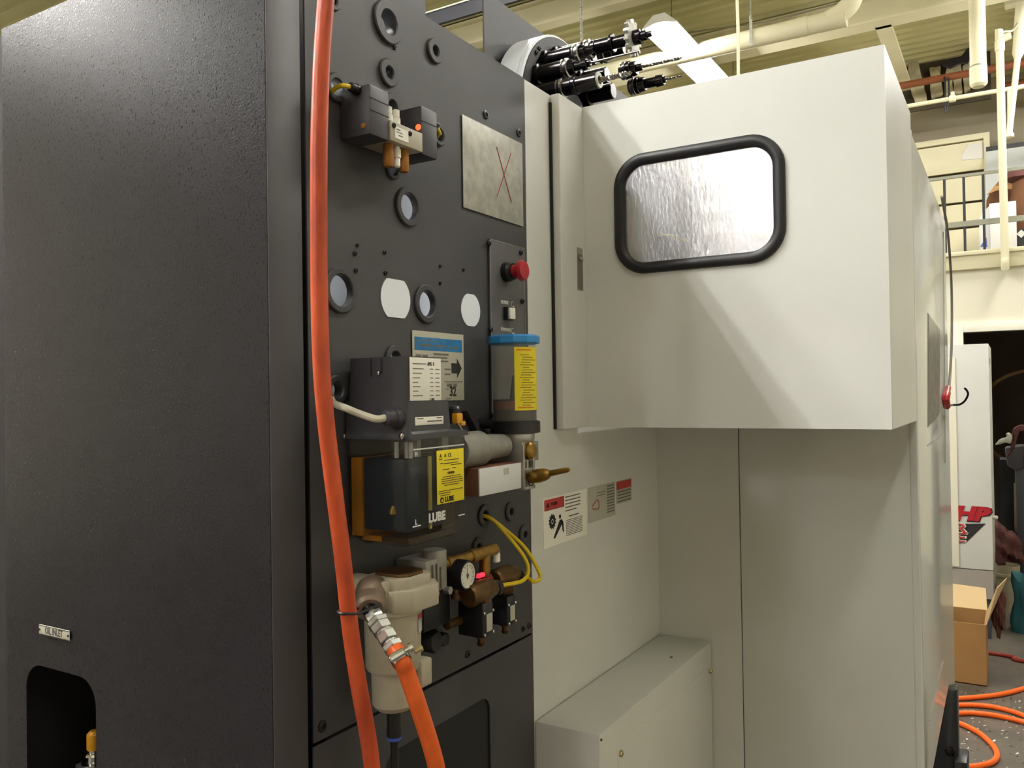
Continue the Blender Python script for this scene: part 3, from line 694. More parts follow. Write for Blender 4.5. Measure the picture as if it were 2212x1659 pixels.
# cables of the valve
def cable(name, pts, r, m, label, cat='cable', seg=10):
    o = MB().tube(pts, r, seg).build(name, M[m] if isinstance(m, str) else m); return tag(o, label, cat)
cable('yellow_cable', [g0+Vector((0, -.016, 0)), g0+Vector((-.003, -.030, -.002)), at(728, 188, 'X', -.882), at(717, 198, 'X', -.896), at(712, 203, 'X', -.93)], .0036, 'yellowcable', 'short yellow cable curving from the left coil into a grommet beside the orange hose')
cable('yellow_cable', [Vector((-.846, 1.172, 2.014)), Vector((-.845, 1.180, 2.004)), at(948, 288, 'X', -.875), at(944, 297, 'X', -.896), at(944, 298, 'X', -.93)], .0032, 'yellowcable', 'short yellow cable bending from the right coil into a grommet near the blank plate')

# ================================================================== lubrication pump with oil tank
lu = thing('lubrication_pump', (XP, 1.06, 1.32), 'wall mounted oil lubrication pump with a smoky clear tank and yellow label', 'pump')
xf = -.77; ya, yb_, za, zb = .985, 1.141, 1.322, 1.484
def fx(px, py): return at(px, py, 'X', xf+.0008)
bt = rrect(XP+.004, xf, ya, yb_, .012, 5)
def loft(name, secs, m, parent, thick=False):
    v = []; f = []; n = len(secs[0][0])
    for pl, z in secs: v += [(x, y, z) for x, y in pl]
    for i in range(len(secs)-1):
        for k in range(n): f.append((i*n+k, i*n+(k+1) % n, (i+1)*n+(k+1) % n, (i+1)*n+k))
    f.append(tuple(range(n-1, -1, -1))); f.append(tuple(range((len(secs)-1)*n, len(secs)*n)))
    return MB().add(v, f).build(name, m, parent)
tankm = bpy.data.materials.new('smoked_tank'); tankm.use_nodes = True; nt = tankm.node_tree
b_ = nt.nodes['Principled BSDF']; b_.inputs['Base Color'].default_value = lin('3a342b') + (1,); b_.inputs['Roughness'].default_value = .06; b_.inputs['Alpha'].default_value = .36; b_.inputs['Specular IOR Level'].default_value = .9
tk = loft('tank', [(rrect(XP+.022, xf-.014, ya+.014, yb_-.016, .012, 5), za), (rrect(XP+.012, xf-.004, ya+.004, yb_-.006, .012, 5), za+.010), (bt, za+.03), (bt, zb)], tankm, lu)
tag(tk, 'smoky transparent oil tank')
zo = 1.455
tag(MB().box(XP+.012, -.868, ya+.006, yb_-.01, za+.012, zo).box(XP+.024, -.838, ya+.016, yb_-.02, za+.004, za+.0119).build('oil', mat('amber_oil_lit', 'd08a1c', .3, noise=.3, nscale=14), tk, smooth=False), 'amber oil')  # backlight on the oil is put into this brighter amber
MB().box(-.866, xf-.012, ya+.008, yb_-.05, za+.022, zo).build('strainer_housing', M['oilblue'], tk, bevel=.004)
MB().box(-.866, xf-.020, yb_-.048, yb_-.012, za+.013, zo).box(-.837, xf-.016, ya+.016, yb_-.02, za+.004, za+.0119).build('oil', mat('shaded_oil', '4a3a24', .3, noise=.3, nscale=14), tk, smooth=False)  # same oil with its shade painted in as a darker brown
c = at(846, 1105, 'Y', ya+.005); MB().lathe(c+Vector((0, .004, -.008)), AZ, [(0, .003), (.004, .007), (.011, .006), (.016, .003)], 16).build('suction_filter', M['brass'], tk)
p, q = fx(931, 985), fx(936, 1102)
MB().box(xf-.004, xf-.0005, p.y-.004, p.y+.004, q.z, p.z).box(xf-.004, xf-.0005, p.y-.003, p.y+.003, q.z-.028, q.z-.018).build('sight_tube', mat('sight_tube_plastic', 'b3a558', .4), tk, bevel=.001)
for px in (848, 878, 870):
    c = at(px, 985, 'Y', ya); MB().cyl((c.x, ya+.010, 1.456), (c.x, ya+.010, 1.480), .0035, seg=8).build('lid_boss', M['letterwhite'], tk)
MB().box(xf-.02, xf-.012, ya+.035, ya+.045, 1.456, 1.482).box(xf-.02, xf-.012, ya+.10, ya+.118, 1.456, 1.482).build('lid_boss', M['papergrey'], tk, smooth=False)
# prints on the tank front
p, q = fx(893, 972), fx(1003, 958)
pr = MB().box(xf, xf+.0009, p.y, q.y, p.z-.0008, p.z+.0012); p, q = fx(892, 1139), fx(909, 1136); pr.box(xf, xf+.0009, p.y, q.y, p.z-.0006, p.z+.0012)
p, q = fx(991, 1114), fx(1004, 1111); pr.box(xf, xf+.0009, p.y, q.y, p.z-.0006, p.z+.0012)
pr.build('level_line', M['letterwhite'], tk, smooth=False)
text('lettering', 'H', .0105, fx(896, 982), AY, AZ, M['letterwhite'], tk, sx=.8, bold=.0005)
text('lettering', 'L', .0105, fx(897, 1129), AY, AZ, M['letterwhite'], tk, sx=.8, bold=.0004)
text('lettering', 'LUBE', .0185, fx(926, 1121), AY, AZ, M['letterwhite'], tk, sx=1.04, bold=.0009)
p, q = fx(943, 974), fx(1003, 1082)
q2 = fx(944, 1091)
yl = MB().box(xf+.0002, xf+.001, p.y, q.y, q2.z, p.z).build('yellow_label', M['yellow'], lu, bevel=.0004); tag(yl, 'yellow caution label with a maker logo')
W, Hh = q.y-p.y, p.z-q2.z; y0, z1 = p.y, p.z
bars('print', M['letterblack'], yl, 'X', xf+.001, [(y0+W*a, y0+W*b, z1-Hh*c, z1-Hh*(c-.012)) for a, b, c in ((.08, .2, .17), (.26, .8, .2), (.12, .22, .25), (.24, .78, .26), (.5, .9, .30), (.2, .45, .37), (.55, .7, .36), (.2, .86, .51), (.16, .92, .55), (.16, .94, .59), (.16, .94, .63), (.25, .8, .67), (.05, .94, .77), (.05, .5, .81), (.1, .45, .85))])
text('lettering', 'A   A  CE', .0085, (xf+.0012, y0+W*.1, z1-Hh*.105), AY, AZ, M['letterblack'], yl, sx=.95)
text('lettering', 'CAUTION', .0050, (xf+.0012, y0+W*.38, z1-Hh*.44), AY, AZ, M['letterblack'], yl, sx=.8, bold=.0002)
text('lettering', 'LUBE', .0105, (xf+.0012, y0+W*.27, z1-Hh*.93), AY, AZ, M['letterblack'], yl, sx=1.02, bold=.0005)
lc_ = (y0+W*.16, z1-Hh*.93)
plate('logo', M['letterblack'], yl, 'X', xf+.0015, circle(lc_[0], lc_[1], .0048, 24), [circle(lc_[0]+.0006, lc_[1]-.0006, .0026, 16)], .0005)
# lid, motor cap
loft('lid', [(rrect(XP+.002, xf+.004, ya-.003, yb_+.003, .012, 5), zb), (rrect(XP+.002, xf+.004, ya-.003, yb_+.003, .012, 5), zb+.008), (rrect(XP+.004, xf, ya, yb_-.045, .006, 5), zb+.012), (rrect(XP+.004, xf, ya, yb_-.05, .006, 5), zb+.058)], M['cap'], lu)
cp = loft('motor_cap', [(rrect(XP+.008, xf-.002, ya+.003, ya+.090, .006, 5), 1.542), (rrect(XP+.012, xf-.004, ya+.004, ya+.078, .006, 5), 1.609)], M['cap'], lu)
p, q = at(795, 775, 'Y', ya), at(822, 812, 'Y', ya)
MB().box(p.x, p.x+.004, ya, ya+.006, q.z, p.z).box(q.x-.004, q.x, ya, ya+.006, q.z+.006, p.z).build('cap_slot', M['coil'], cp, smooth=False)
c = at(817, 806, 'Y', ya); MB().lathe(c, -AY, [(-.003, .0035), (.001, .003), (.002, .001)], 10).build('slot_screw', M['chrome'], cp)
for px, py in ((869, 942), (743, 942)):
    c = at(px, py, 'Y', ya-.003); MB().lathe(c, -AY, [(0, .005), (.003, .005), (.004, .003)], 12).build('lid_screw', M['chrome'], lu)
xl = xf-.0015
p, q = at(884, 770, 'X', xl), at(953, 868, 'X', xl)
wlb = MB().box(xl, xl+.0012, p.y, q.y-.001, q.z, p.z-.001).build('rating_label', M['paper'], cp, bevel=.0004); tag(wlb, 'white rating label')
W, Hh = q.y-p.y, p.z-q.z; y0, z1 = p.y, p.z
bars('print', M['lettergrey'], wlb, 'X', xl+.0012, [(y0+W*a, y0+W*b, z1-Hh*c, z1-Hh*(c-.018)) for r in (.27, .37, .47, .57, .66, .76, .86) for a, b, c in ((.08, .22+.2*((r*37) % 1), r), (.63, .72, r), (.80, .93, r))] + [(y0+W*.08, y0+W*.5, z1-Hh*.16, z1-Hh*.14)])
text('lettering', 'AMO  II', .0085, (xl+.0014, y0+W*.54, z1-Hh*.15), AY, AZ, M['letterblack'], wlb, sx=.62)
text('lettering', 'LUBE', .0062, (xl+.0014, y0+W*.60, z1-Hh*.945), AY, AZ, M['letterblack'], wlb, sx=.9)
p, q = at(896, 903, 'X', xf), at(957, 914, 'X', xf)
ll = MB().box(xf-.0002, xf+.001, p.y, q.y, q.z-.001, p.z+.001).build('model_label', M['paper'], lu, bevel=.0004)
bars('print', M['lettergrey'], ll, 'X', xf+.001, [(p.y+.004, p.y+.02, p.z-.002, p.z-.0005), (p.y+.03, q.y-.004, p.z-.007, p.z-.005), (q.y-.018, q.y-.004, p.z-.002, p.z-.0005)])
# orange plug beside the lid and its wire
pg = at(988, 905, 'X', -.83)
tag(MB().box(pg.x-.006, pg.x+.006, pg.y-.009, pg.y+.009, pg.z-.008, pg.z+.010).box(pg.x-.006, pg.x+.006, pg.y+.004, pg.y+.018, pg.z-.012, pg.z-.004).build('filler_tab', M['amber'], lu, bevel=.002), 'orange tab')
MB().lathe((pg.x-.01, pg.y+.004, pg.z+.012), AZ, [(-.02, .013), (.006, .013), (.010, .010)], 18).build('filler_cap', M['blackp'], lu)
MB().tube([pg+Vector((.004, -.006, -.006)), pg+Vector((.006, .006, -.020)), pg+Vector((.006, .020, -.026)), pg+Vector((.004, .030, -.026))], .0018, 8).lathe(pg+Vector((.004, .030, -.028)), AX, [(-.003, .004), (.004, .004)], 10).build('retaining_wire', M['alu'], lu)
sb = MB().prism([at(*q, 'X', XP+.004) for q in ((998, 888), (1006, 888), (1046, 940), (1026, 942))], (.012, 0, 0)).build('stay', M['coil'], lu, smooth=False)
# power cord into the cap
gl = at(848, 902, 'Y', ya-.012)
MB().lathe(Vector((gl.x, ya+.004, gl.z)), Vector((-.35, -1, -.02)), [(0, .016), (.010, .016), (.011, .013), (.024, .012), (.026, .0085)], 18).build('cord_gland', M['coil'], lu)
cable('pump_cable', [Vector((gl.x-.007, ya-.018, gl.z)), at(812, 905, 'Y', .952), at(775, 893, 'Y', .940), at(745, 881, 'Y', .925), at(722, 872, 'X', XP+.02), at(716, 862, 'X', XP+.004), at(716, 856, 'X', XP-.03)], .0056, 'greycable', 'pale grey power cord curving from the lubrication pump cap behind the orange hose', 'cable')

# ================================================================== grease pump with cartridge
gr_ = thing('grease_pump', (XP, 1.38, 1.37), 'lever grease pump with a blue capped clear cartridge and yellow sticker', 'pump')
gc_ = (-.836, 1.405)
def gz(py, X=None): return at(1110, py, 'Y', gc_[1]).z
cz = [gz(y) for y in (725, 744, 862, 870, 908, 934)]
ncap = []
MB().lathe((gc_[0], gc_[1], cz[1]), AZ, [(0, .0485), (.002, .0505), (cz[0]-cz[1]-.003, .0505), (cz[0]-cz[1], .048), (cz[0]-cz[1]+.001, .02)], 12).build('cartridge_cap', M['blue'], gr_, bevel=.0015, smooth=False)
clr = bpy.data.materials.new('clear_cartridge'); clr.use_nodes = True; b_ = clr.node_tree.nodes['Principled BSDF']
b_.inputs['Base Color'].default_value = lin('a9a7a0') + (1,); b_.inputs['Roughness'].default_value = .08; b_.inputs['Alpha'].default_value = .22; b_.inputs['Specular IOR Level'].default_value = .9
MB().lathe((gc_[0], gc_[1], cz[5]), AZ, [(0, .0425), (cz[1]-cz[5], .0425)], 40, cap=False).build('cartridge', clr, gr_)
MB().lathe((gc_[0], gc_[1], cz[5]), AZ, [(0, .0418), (cz[3]-cz[5]-.006, .0418)], 36).build('grease', M['grease'], gr_)
MB().lathe((gc_[0], gc_[1], gz(884)), AZ, [(0, .0421), (gz(866)-gz(884), .0421)], 36).build('grease_band', mat('grease_red_brown', '6e3a24', .35), gr_)
MB().lathe((gc_[0], gc_[1], gz(866)), AZ, [(0, .0421), (.003, .0421), (.0035, .010), (.05, .004)], 36).build('follower', M['blackp'], gr_)
a0, a1 = -62, 12    # sticker wraps the side turned to the camera
st = MB(); vs = []; fs = []
# sticker spans the right half seen from the camera
view = math.atan2(-gc_[1], -gc_[0])
angs = [view+math.radians(d) for d in range(0, 86, 6)]
za_, zb_ = gz(886), gz(752)
for k, a in enumerate(angs):
    for r in (.0428, .0434):
        for z in (za_, zb_): vs.append((gc_[0]+r*math.cos(a), gc_[1]+r*math.sin(a), z))
for k in range(len(angs)-1):
    o = 4*k
    fs += [(o+2, o+6, o+7, o+3), (o, o+1, o+5, o+4), (o, o+4, o+6, o+2), (o+1, o+3, o+7, o+5)]
st.add(vs, fs).build('yellow_sticker', M['yellow'], gr_)
sp = MB()
def cpatch(mb, d0, d1, z0, z1, r=.0436):
    n = max(2, int(abs(d1-d0)/6)); v = []; f = []
    for k in range(n+1):
        a = view+math.radians(d0+(d1-d0)*k/n)
        for z in (z0, z1): v.append((gc_[0]+r*math.cos(a), gc_[1]+r*math.sin(a), z))
    for k in range(n): f.append((2*k, 2*k+1, 2*k+3, 2*k+2))
    mb.add(v, f)
for k in range(22):
    z = zb_-.016-k*.0048
    cpatch(sp, 14+(k*7) % 9, 40+(k*13) % 32, z, z+.0016)
o = sp.build('print', mat('print_olive', '8a7a1c', .6), gr_); o['kind'] = 'stuff'
for q_ in ((6, 48, zb_-.007, zb_-.004), (8, 50, za_+.004, za_+.007)):
    sp = MB(); cpatch(sp, *q_); sp.build('orange_rule', M['orangeprint'], gr_)
MB().lathe((gc_[0], gc_[1], cz[5]), AZ, [(-.001, .046), (0, .049), (cz[4]-cz[5]-.002, .049), (cz[4]-cz[5], .0435)], 40).build('cartridge_base', M['blackp'], gr_)
MB().lathe((XP+.010, gc_[1]-.045, cz[4]-.006), AX, [(-.01, .009), (.03, .009)], 14).build('mount_bolt', M['blackp'], gr_)
MB().lathe((gc_[0], gc_[1], cz[5]-.022), AZ, [(0, .036), (.012, .038), (.022, .038)], 32).box(gc_[0]-.03, gc_[0]+.035, gc_[1]-.035, gc_[1]+.03, cz[5]-.055, cz[5]-.018).build('pump_head', M['alu'], gr_, bevel=.002)
MB().lathe((XP+.062, 1.20, 1.452), AY, [(0, .030), (.002, .032), (.075, .032), (.077, .026), (.10, .024), (.16, .022)], 32).build('pump_cylinder', M['greyhousing'], gr_)
MB().lathe((gc_[0]+.034, gc_[1]-.018, 1.434), AX, [(-.02, .010), (.010, .010), (.010, .006), (.002, .006)], 18).build('bleed_plug', M['brassd'], gr_)
p, q = at(1152, 973, 'X', -.79), at(1184, 1012, 'X', -.79)
MB().lathe(Vector((p.x-.018, p.y-.003, p.z)), AX, [(0, .009), (.006, .016), (.016, .017), (.020, .013), (.021, .004)], 20).build('brass_knob', M['brass'], gr_)
# white block and its brown side, silver end bracket, brass lever
xb = -.803
p, q = at(1033, 1012, 'X', xb), at(1128, 1050, 'X', xb)
zb0, zb1 = at(1034, 1074, 'X', xb).z, p.z
MB().box(XP+.004, xb-.001, p.y, q.y+.012, zb0, zb1).build('pump_block', mat('brown_block_paint', '6a4632', .5), gr_, bevel=.002)
fp = MB().box(xb-.001, xb+.002, p.y+.001, q.y-.006, zb0+.001, zb1-.001).build('face_plate', M['whitebox'], gr_, bevel=.001)
t_ = at(1088, 1012, 'X', xb+.002); bars('print', M['papergrey'], fp, 'X', xb+.002, [(t_.y, t_.y+.007, t_.z-.012, t_.z), (t_.y+.010, t_.y+.017, t_.z-.012, t_.z)])
yb2 = q.y
br = MB().box(XP+.02, xb+.006, yb2-.004, yb2+.004, zb0-.003, 1.452).box(XP+.02, xb+.006, yb2+.034, yb2+.040, zb0-.003, 1.450)
br.box(XP+.02, xb+.006, yb2, yb2+.04, zb0-.004, zb0+.002).box(XP+.02, xb+.004, yb2, yb2+.04, 1.398, 1.408).box(XP+.03, xb+.003, yb2+.015, yb2+.022, zb0, 1.43)
br.build('bracket', M['alu'], gr_, bevel=.001)
MB().lathe((xb+.004, yb2+.020, zb0+.010), AX, [(0, .006), (.004, .006)], 6).lathe((xb-.004, yb2+.03, 1.425), AX, [(0, .005), (.008, .005)], 8).build('bracket_nut', M['steel2'], gr_)
h0 = Vector((xb-.005, yb2+.024, at(1160, 1030, 'X', xb).z)); h1 = at(1230, 1014, 'Y', h0.y)
dv = (h1-h0); ln = dv.length
tag(MB().lathe(h0, dv, [(0, .008), (ln*.12, .012), (ln*.30, .0135), (ln*.44, .012), (ln*.52, .009), (ln*.56, .0060), (ln*.95, .0050), (ln, .003)], 20).build('lever', M['brass'], gr_), 'brass lever pointing outward')
# ================================================================== air filter with drain bowl
FA = (-.832, 1.018)
def fz(py, px=850): return at(px, py, 'Y', FA[1]).z
af = thing('air_filter', (XP, FA[1], 1.08), 'beige cast air filter with a tapered bowl hanging from a chamfered head', 'filter')
def octo(cx, cy, hx, hy, ch): return [(cx+hx, cy-hy+ch), (cx+hx, cy+hy-ch), (cx+hx-ch, cy+hy), (cx-hx+ch, cy+hy), (cx-hx, cy+hy-ch), (cx-hx, cy-hy+ch), (cx-hx+ch, cy-hy), (cx+hx-ch, cy-hy)]
z_t, z_m, z_h, z_b, z_l = fz(1238), fz(1264), fz(1312), fz(1441), fz(1528)
hd = MB().prism([(x, y, z_h) for x, y in octo(FA[0]+.004, FA[1]+.016, .050, .054, .022)], (0, 0, z_m-z_h))
hd.prism([(x, y, z_m-.002) for x, y in octo(FA[0]+.004, FA[1]+.012, .040, .042, .014)], (0, 0, z_t-z_m))
hd.box(XP+.002, FA[0]+.02, FA[1]-.046, FA[1]-.006, z_h+.008, z_t-.004)
hd.build('head', M['beige'], af, bevel=.003, seg=2)
hl = MB().prism([(x, y, z_t-.003) for x, y in octo(FA[0]+.004, FA[1]+.012, .034, .030, .012)], (0, 0, .006)); hl.build('head_cap', M['brassd'], af, bevel=.002)
MB().lathe((*FA, z_h), -AZ, [(-.002, .0475), (.004, .0475), (.006, .0445), (z_h-z_b-.004, .0425), (z_h-z_b, .0405), (z_h-z_b+.001, .030)], 40).build('bowl', M['beige'], af)
b0 = z_b
MB().lathe((*FA, b0), -AZ, [(-.002, .0345), (b0-z_l-.008, .033), (b0-z_l, .026)], 36).build('drain_bowl', M['beige'], af)
dp = MB().box(FA[0]+.012, FA[0]+.046, FA[1]+.012, FA[1]+.040, b0-.030, b0+.012).build('drain_port', M['beige'], af, bevel=.004)
c = at(893, 1455, 'X', FA[0]+.0462); MB().lathe((FA[0]+.0455, c.y, b0-.006), AX, [(0, .0085), (.001, .0085)], 18).build('port_hole', M['blackp'], dp)
MB().lathe((*FA, z_l+.004), -AZ, [(0, .011), (.034, .011), (.036, .0115), (.048, .0115)], 20).build('drain_fitting', M['blackp'], af)
MB().lathe((*FA, z_l-.044), -AZ, [(0, .0118), (.004, .0118), (.006, .009)], 20).build('release_ring', M['bluecap'], af)
MB().tube([(FA[0], FA[1], z_l-.046), (FA[0], FA[1], z_l-.09), (FA[0]+.002, FA[1]+.001, z_l-.2)], .0062, 12).build('drain_tube', M['blackp'], af)
p = at(884, 1322, 'X', FA[0]+.03); yy = p.y
lv = MB(); vs = []; fs = []
for k in range(8):
    a = math.radians(-12+k*6)+.35
    for z in (fz(1362), fz(1320)): vs.append((FA[0]+.0452*math.cos(a), FA[1]+.0452*math.sin(a), z))
for k in range(7): fs.append((2*k, 2*k+2, 2*k+3, 2*k+1))
L = lv.add(vs, fs).build('caution_label', M['papergrey'], af)
lv = MB(); vs = []; fs = []
for k in range(8):
    a = math.radians(-12+k*6)+.35
    for z in (fz(1332), fz(1322)): vs.append((FA[0]+.0456*math.cos(a), FA[1]+.0456*math.sin(a), z))
for k in range(7): fs.append((2*k, 2*k+2, 2*k+3, 2*k+1))
lv.add(vs, fs).build('red_heading', M['redlabel'], L)
# inlet elbow and coupler
eb = at(797, 1283, 'X', -.835); cpl0 = at(800, 1318, 'X', -.815); cpl1 = at(858, 1412, 'X', -.752)
tag(MB().tube([(FA[0]-.005, FA[1]-.035, eb.z+.002), (eb.x, eb.y+.006, eb.z+.004), (eb.x+.004, eb.y-.002, eb.z-.006), cpl0], [.0225, .0235, .0235, .019], 20, 6).build('elbow', mat('elbow_casting', '8d7a69', .42, .5, noise=.2, nscale=40), af), 'dull brown pipe elbow')
dv = cpl1-cpl0; ln = dv.length
MB().lathe(cpl0, dv, [(-.004, .012), (ln*.10, .012)], 16).build('coupler_nipple', M['steel'], af)
cs = MB()
for a, b, r, sg_ in ((.08, .24, .0135, 6), (.25, .34, .0165, 6), (.345, .50, .0155, 6), (.51, .56, .0135, 16), (.56, .72, .0145, 6), (.73, .79, .0115, 16), (.79, .90, .0150, 6), (.90, 1.0, .009, 14)):
    cs.lathe(cpl0, dv, [(ln*a, r*.93), (ln*a+.0012, r), (ln*b-.0012, r), (ln*b, r*.93)], sg_)
tag(cs.build('coupler', mat('zinc_plating', 'cfcfca', .26, .75), af), 'chrome quick coupler')

# ================================================================== hoses
HX = -.800
hp = [(722, -260), (712, -120), (704, 0), (694, 150), (689, 330), (689, 560), (693, 760), (703, 900), (722, 1060), (742, 1220), (757, 1360), (775, 1480), (793, 1580), (804, 1659), (815, 1790)]
hw = [at(x, y, 'X', HX) for x, y in hp]
t0, t9 = hw[0], hw[-1]
hw = [Vector((t0.x-.05, t0.y-.02, 4.66)), Vector((t0.x-.02, t0.y-.01, 3.6))] + hw + [Vector((t9.x+.03, t9.y+.03, .25)), Vector((t9.x+.10, t9.y+.06, .05)), Vector((t9.x+.28, t9.y+.02, .014)), Vector((t9.x+.6, t9.y-.2, .014))]
tag(MB().tube(hw, .0118, 18, 6).build('air_hose', M['hose']), 'long scuffed orange air hose hanging down the full height of the cabinet', 'hose')
d = dv.normalized()
s0 = cpl1 - d*.010
e0 = at(905, 1530, 'X', -.735); e1 = at(943, 1659, 'X', -.735); e2 = at(960, 1790, 'X', -.735)
tag(MB().tube([s0, cpl1+d*.012, at(878, 1452, 'X', -.743), e0, e1, e2, e2+Vector((.03, .02, -.35)), Vector((e2.x+.10, e2.y+.06, .06)), Vector((e2.x+.30, e2.y+.10, .015)), Vector((e2.x+.7, e2.y-.05, .015))], .0126, 18, 8).build('air_hose', M['hose2']), 'bright orange air hose clamped to the chrome coupler below the beige filter', 'hose')
cm = thing('hose_clamp', cpl1+d*.012, 'silver worm drive hose clamp on the bright orange hose end', 'clamp')
c = cpl1+d*.010
MB().lathe(c, d, [(-.006, .0132), (-.006, .0142), (.006, .0142), (.006, .0132)], 28, closed=True).build('band', M['chrome'], cm)
sd_ = d.cross(Vector((1, 0.2, 0))).normalized(); sd2 = RT - d*RT.dot(d); sd2.normalize(); out = sd2.cross(d)
if out.dot(FW) > 0: out = -out
sc0 = c + out*.016
MB().lathe(sc0-sd2*.016, sd2, [(0, .004), (.002, .006), (.022, .006), (.024, .003), (.030, .003), (.0302, .0058), (.036, .0058)], 10).build('screw_housing', M['chrome'], cm)
MB().lathe(c+out*.010+sd2*.020+d*.006, sd2, [(0, .004), (.008, .004), (.008, .0055), (.012, .0055)], 8).build('screw', M['zincy'], cm)
# cable tie round hose and coupler
tie = [at(748, 1326, 'X', HX+.013), at(775, 1325, 'X', -.79), at(803, 1313, 'X', -.785), at(822, 1305, 'X', -.80), at(800, 1308, 'X', -.835), at(765, 1316, 'X', -.825), at(738, 1320, 'X', HX-.013), at(730, 1322, 'X', HX), at(738, 1326, 'X', HX+.011), at(748, 1326, 'X', HX+.013)]
tag(MB().tube(tie, .0022, 6, 5).build('cable_tie', M['black']), 'black cable tie holding the scuffed hose to the coupler', 'cable tie')

# ================================================================== air manifold: regulator, gauge, brass pipework, valves
mf = thing('air_manifold', (XP, 1.25, 1.1), 'air regulator group with a round pressure gauge, brass tees and two black solenoids', 'valve manifold')
c = at(938, 1203, 'X', -.848)
MB().lathe((c.x, c.y, c.z), AZ, [(-.014, .021), (.010, .021), (.013, .019)], 24).build('regulator_cap', M['greyhousing'], mf)
p, q = at(922, 1216, 'X', -.83), at(972, 1275, 'X', -.83)
rb = MB().box(XP+.004, -.832, p.y, q.y-.004, q.z+.004, p.z+.002).build('regulator_body', M['greyhousing'], mf, bevel=.003)
for k in range(3):
    yk = p.y+.016+k*.011
    MB().box(-.833, -.828, yk, yk+.005, q.z+.008, p.z-.006).build('rib', M['greyhousing'], rb, bevel=.001)
MB().lathe((-.835, q.y-.008, q.z+.002), AX, [(0, .007), (.012, .007)], 6).lathe((-.85, q.y-.03, q.z), AX, [(0, .006), (.016, .006)], 8).build('regulator_nut', M['alu'], mf)
# brass pipework
bx = -.852
b0, b1 = at(962, 1216, 'X', bx), at(1068, 1189, 'X', bx)
ln = b1.y-b0.y
zl = (b0.z+b1.z)/2
MB().lathe((bx, b0.y, zl), AY, [(-.012, .010), (0, .010), (.001, .0125), (ln*.12, .0125), (ln*.13, .0105), (ln*.46, .0105), (ln*.47, .013), (ln*.58, .013), (ln*.59, .0115), (ln, .0115), (ln+.002, .009)], 20).build('brass_pipe', M['brass'], mf)
t1 = at(1047, 1200, 'X', bx); t2 = at(1047, 1236, 'X', bx)
MB().lathe((bx, t1.y, zl), -AZ, [(0, .0105), (zl-t2.z, .0105), (zl-t2.z+.001, .0085), (zl-t2.z+.010, .0085)], 18).build('brass_tee', M['brass'], mf)
c = at(1074, 1185, 'X', bx)
MB().lathe((bx, b1.y+.006, c.z+.003), -AZ, [(0, .005), (.001, .0065), (.012, .0065), (.0125, .0078), (.026, .0078), (.028, .006)], 14).build('tube_fitting', M['paper'], mf)
# gauge
gcx = at(1012, 1243, 'X', -.818); gr2 = .0265
gg = MB().lathe((-.862, gcx.y, gcx.z), AX, [(0, gr2-.004), (.003, gr2), (.040, gr2), (.044, gr2-.001), (.044, gr2-.004), (.041, gr2-.005)], 32).build('pressure_gauge', M['blackp'], mf); tag(gg, 'round pressure gauge with a white dial')
MB().lathe((-.8215, gcx.y, gcx.z), AX, [(0, gr2-.0045), (.001, gr2-.0045)], 8).lathe((-.8205, gcx.y, gcx.z), AX, [(-.0005, gr2-.004), (.0015, gr2-.0045), (.0015, gr2-.007), (0, gr2-.007)], 32, closed=True).build('dial', M['gauge'], gg, smooth=False)
nd = MB().prism([(-.8198, gcx.y-.0011, gcx.z-.006), (-.8198, gcx.y+.0011, gcx.z-.006), (-.8198, gcx.y-.001, gcx.z+.014)], (.0006, 0, 0)).lathe((-.8200, gcx.y, gcx.z), AX, [(0, .003), (.0015, .003)], 12)
for k in range(11):
    a = math.radians(-135+27*k)+math.pi/2
    nd.prism([(-.8202, gcx.y+rr*math.cos(a+o), gcx.z+rr*math.sin(a+o)) for rr, o in ((.0150, -.03), (.0185, -.025), (.0185, .025), (.0150, .03))], (.0004, 0, 0))
nd.build('needle_and_scale', M['lettergrey'], gg, smooth=False)
MB().lathe((-.845, gcx.y, gcx.z-gr2+.004), -AZ, [(0, .007), (.012, .007), (.012, .009), (.02, .009)], 12).build('gauge_stem', M['brassd'], mf)
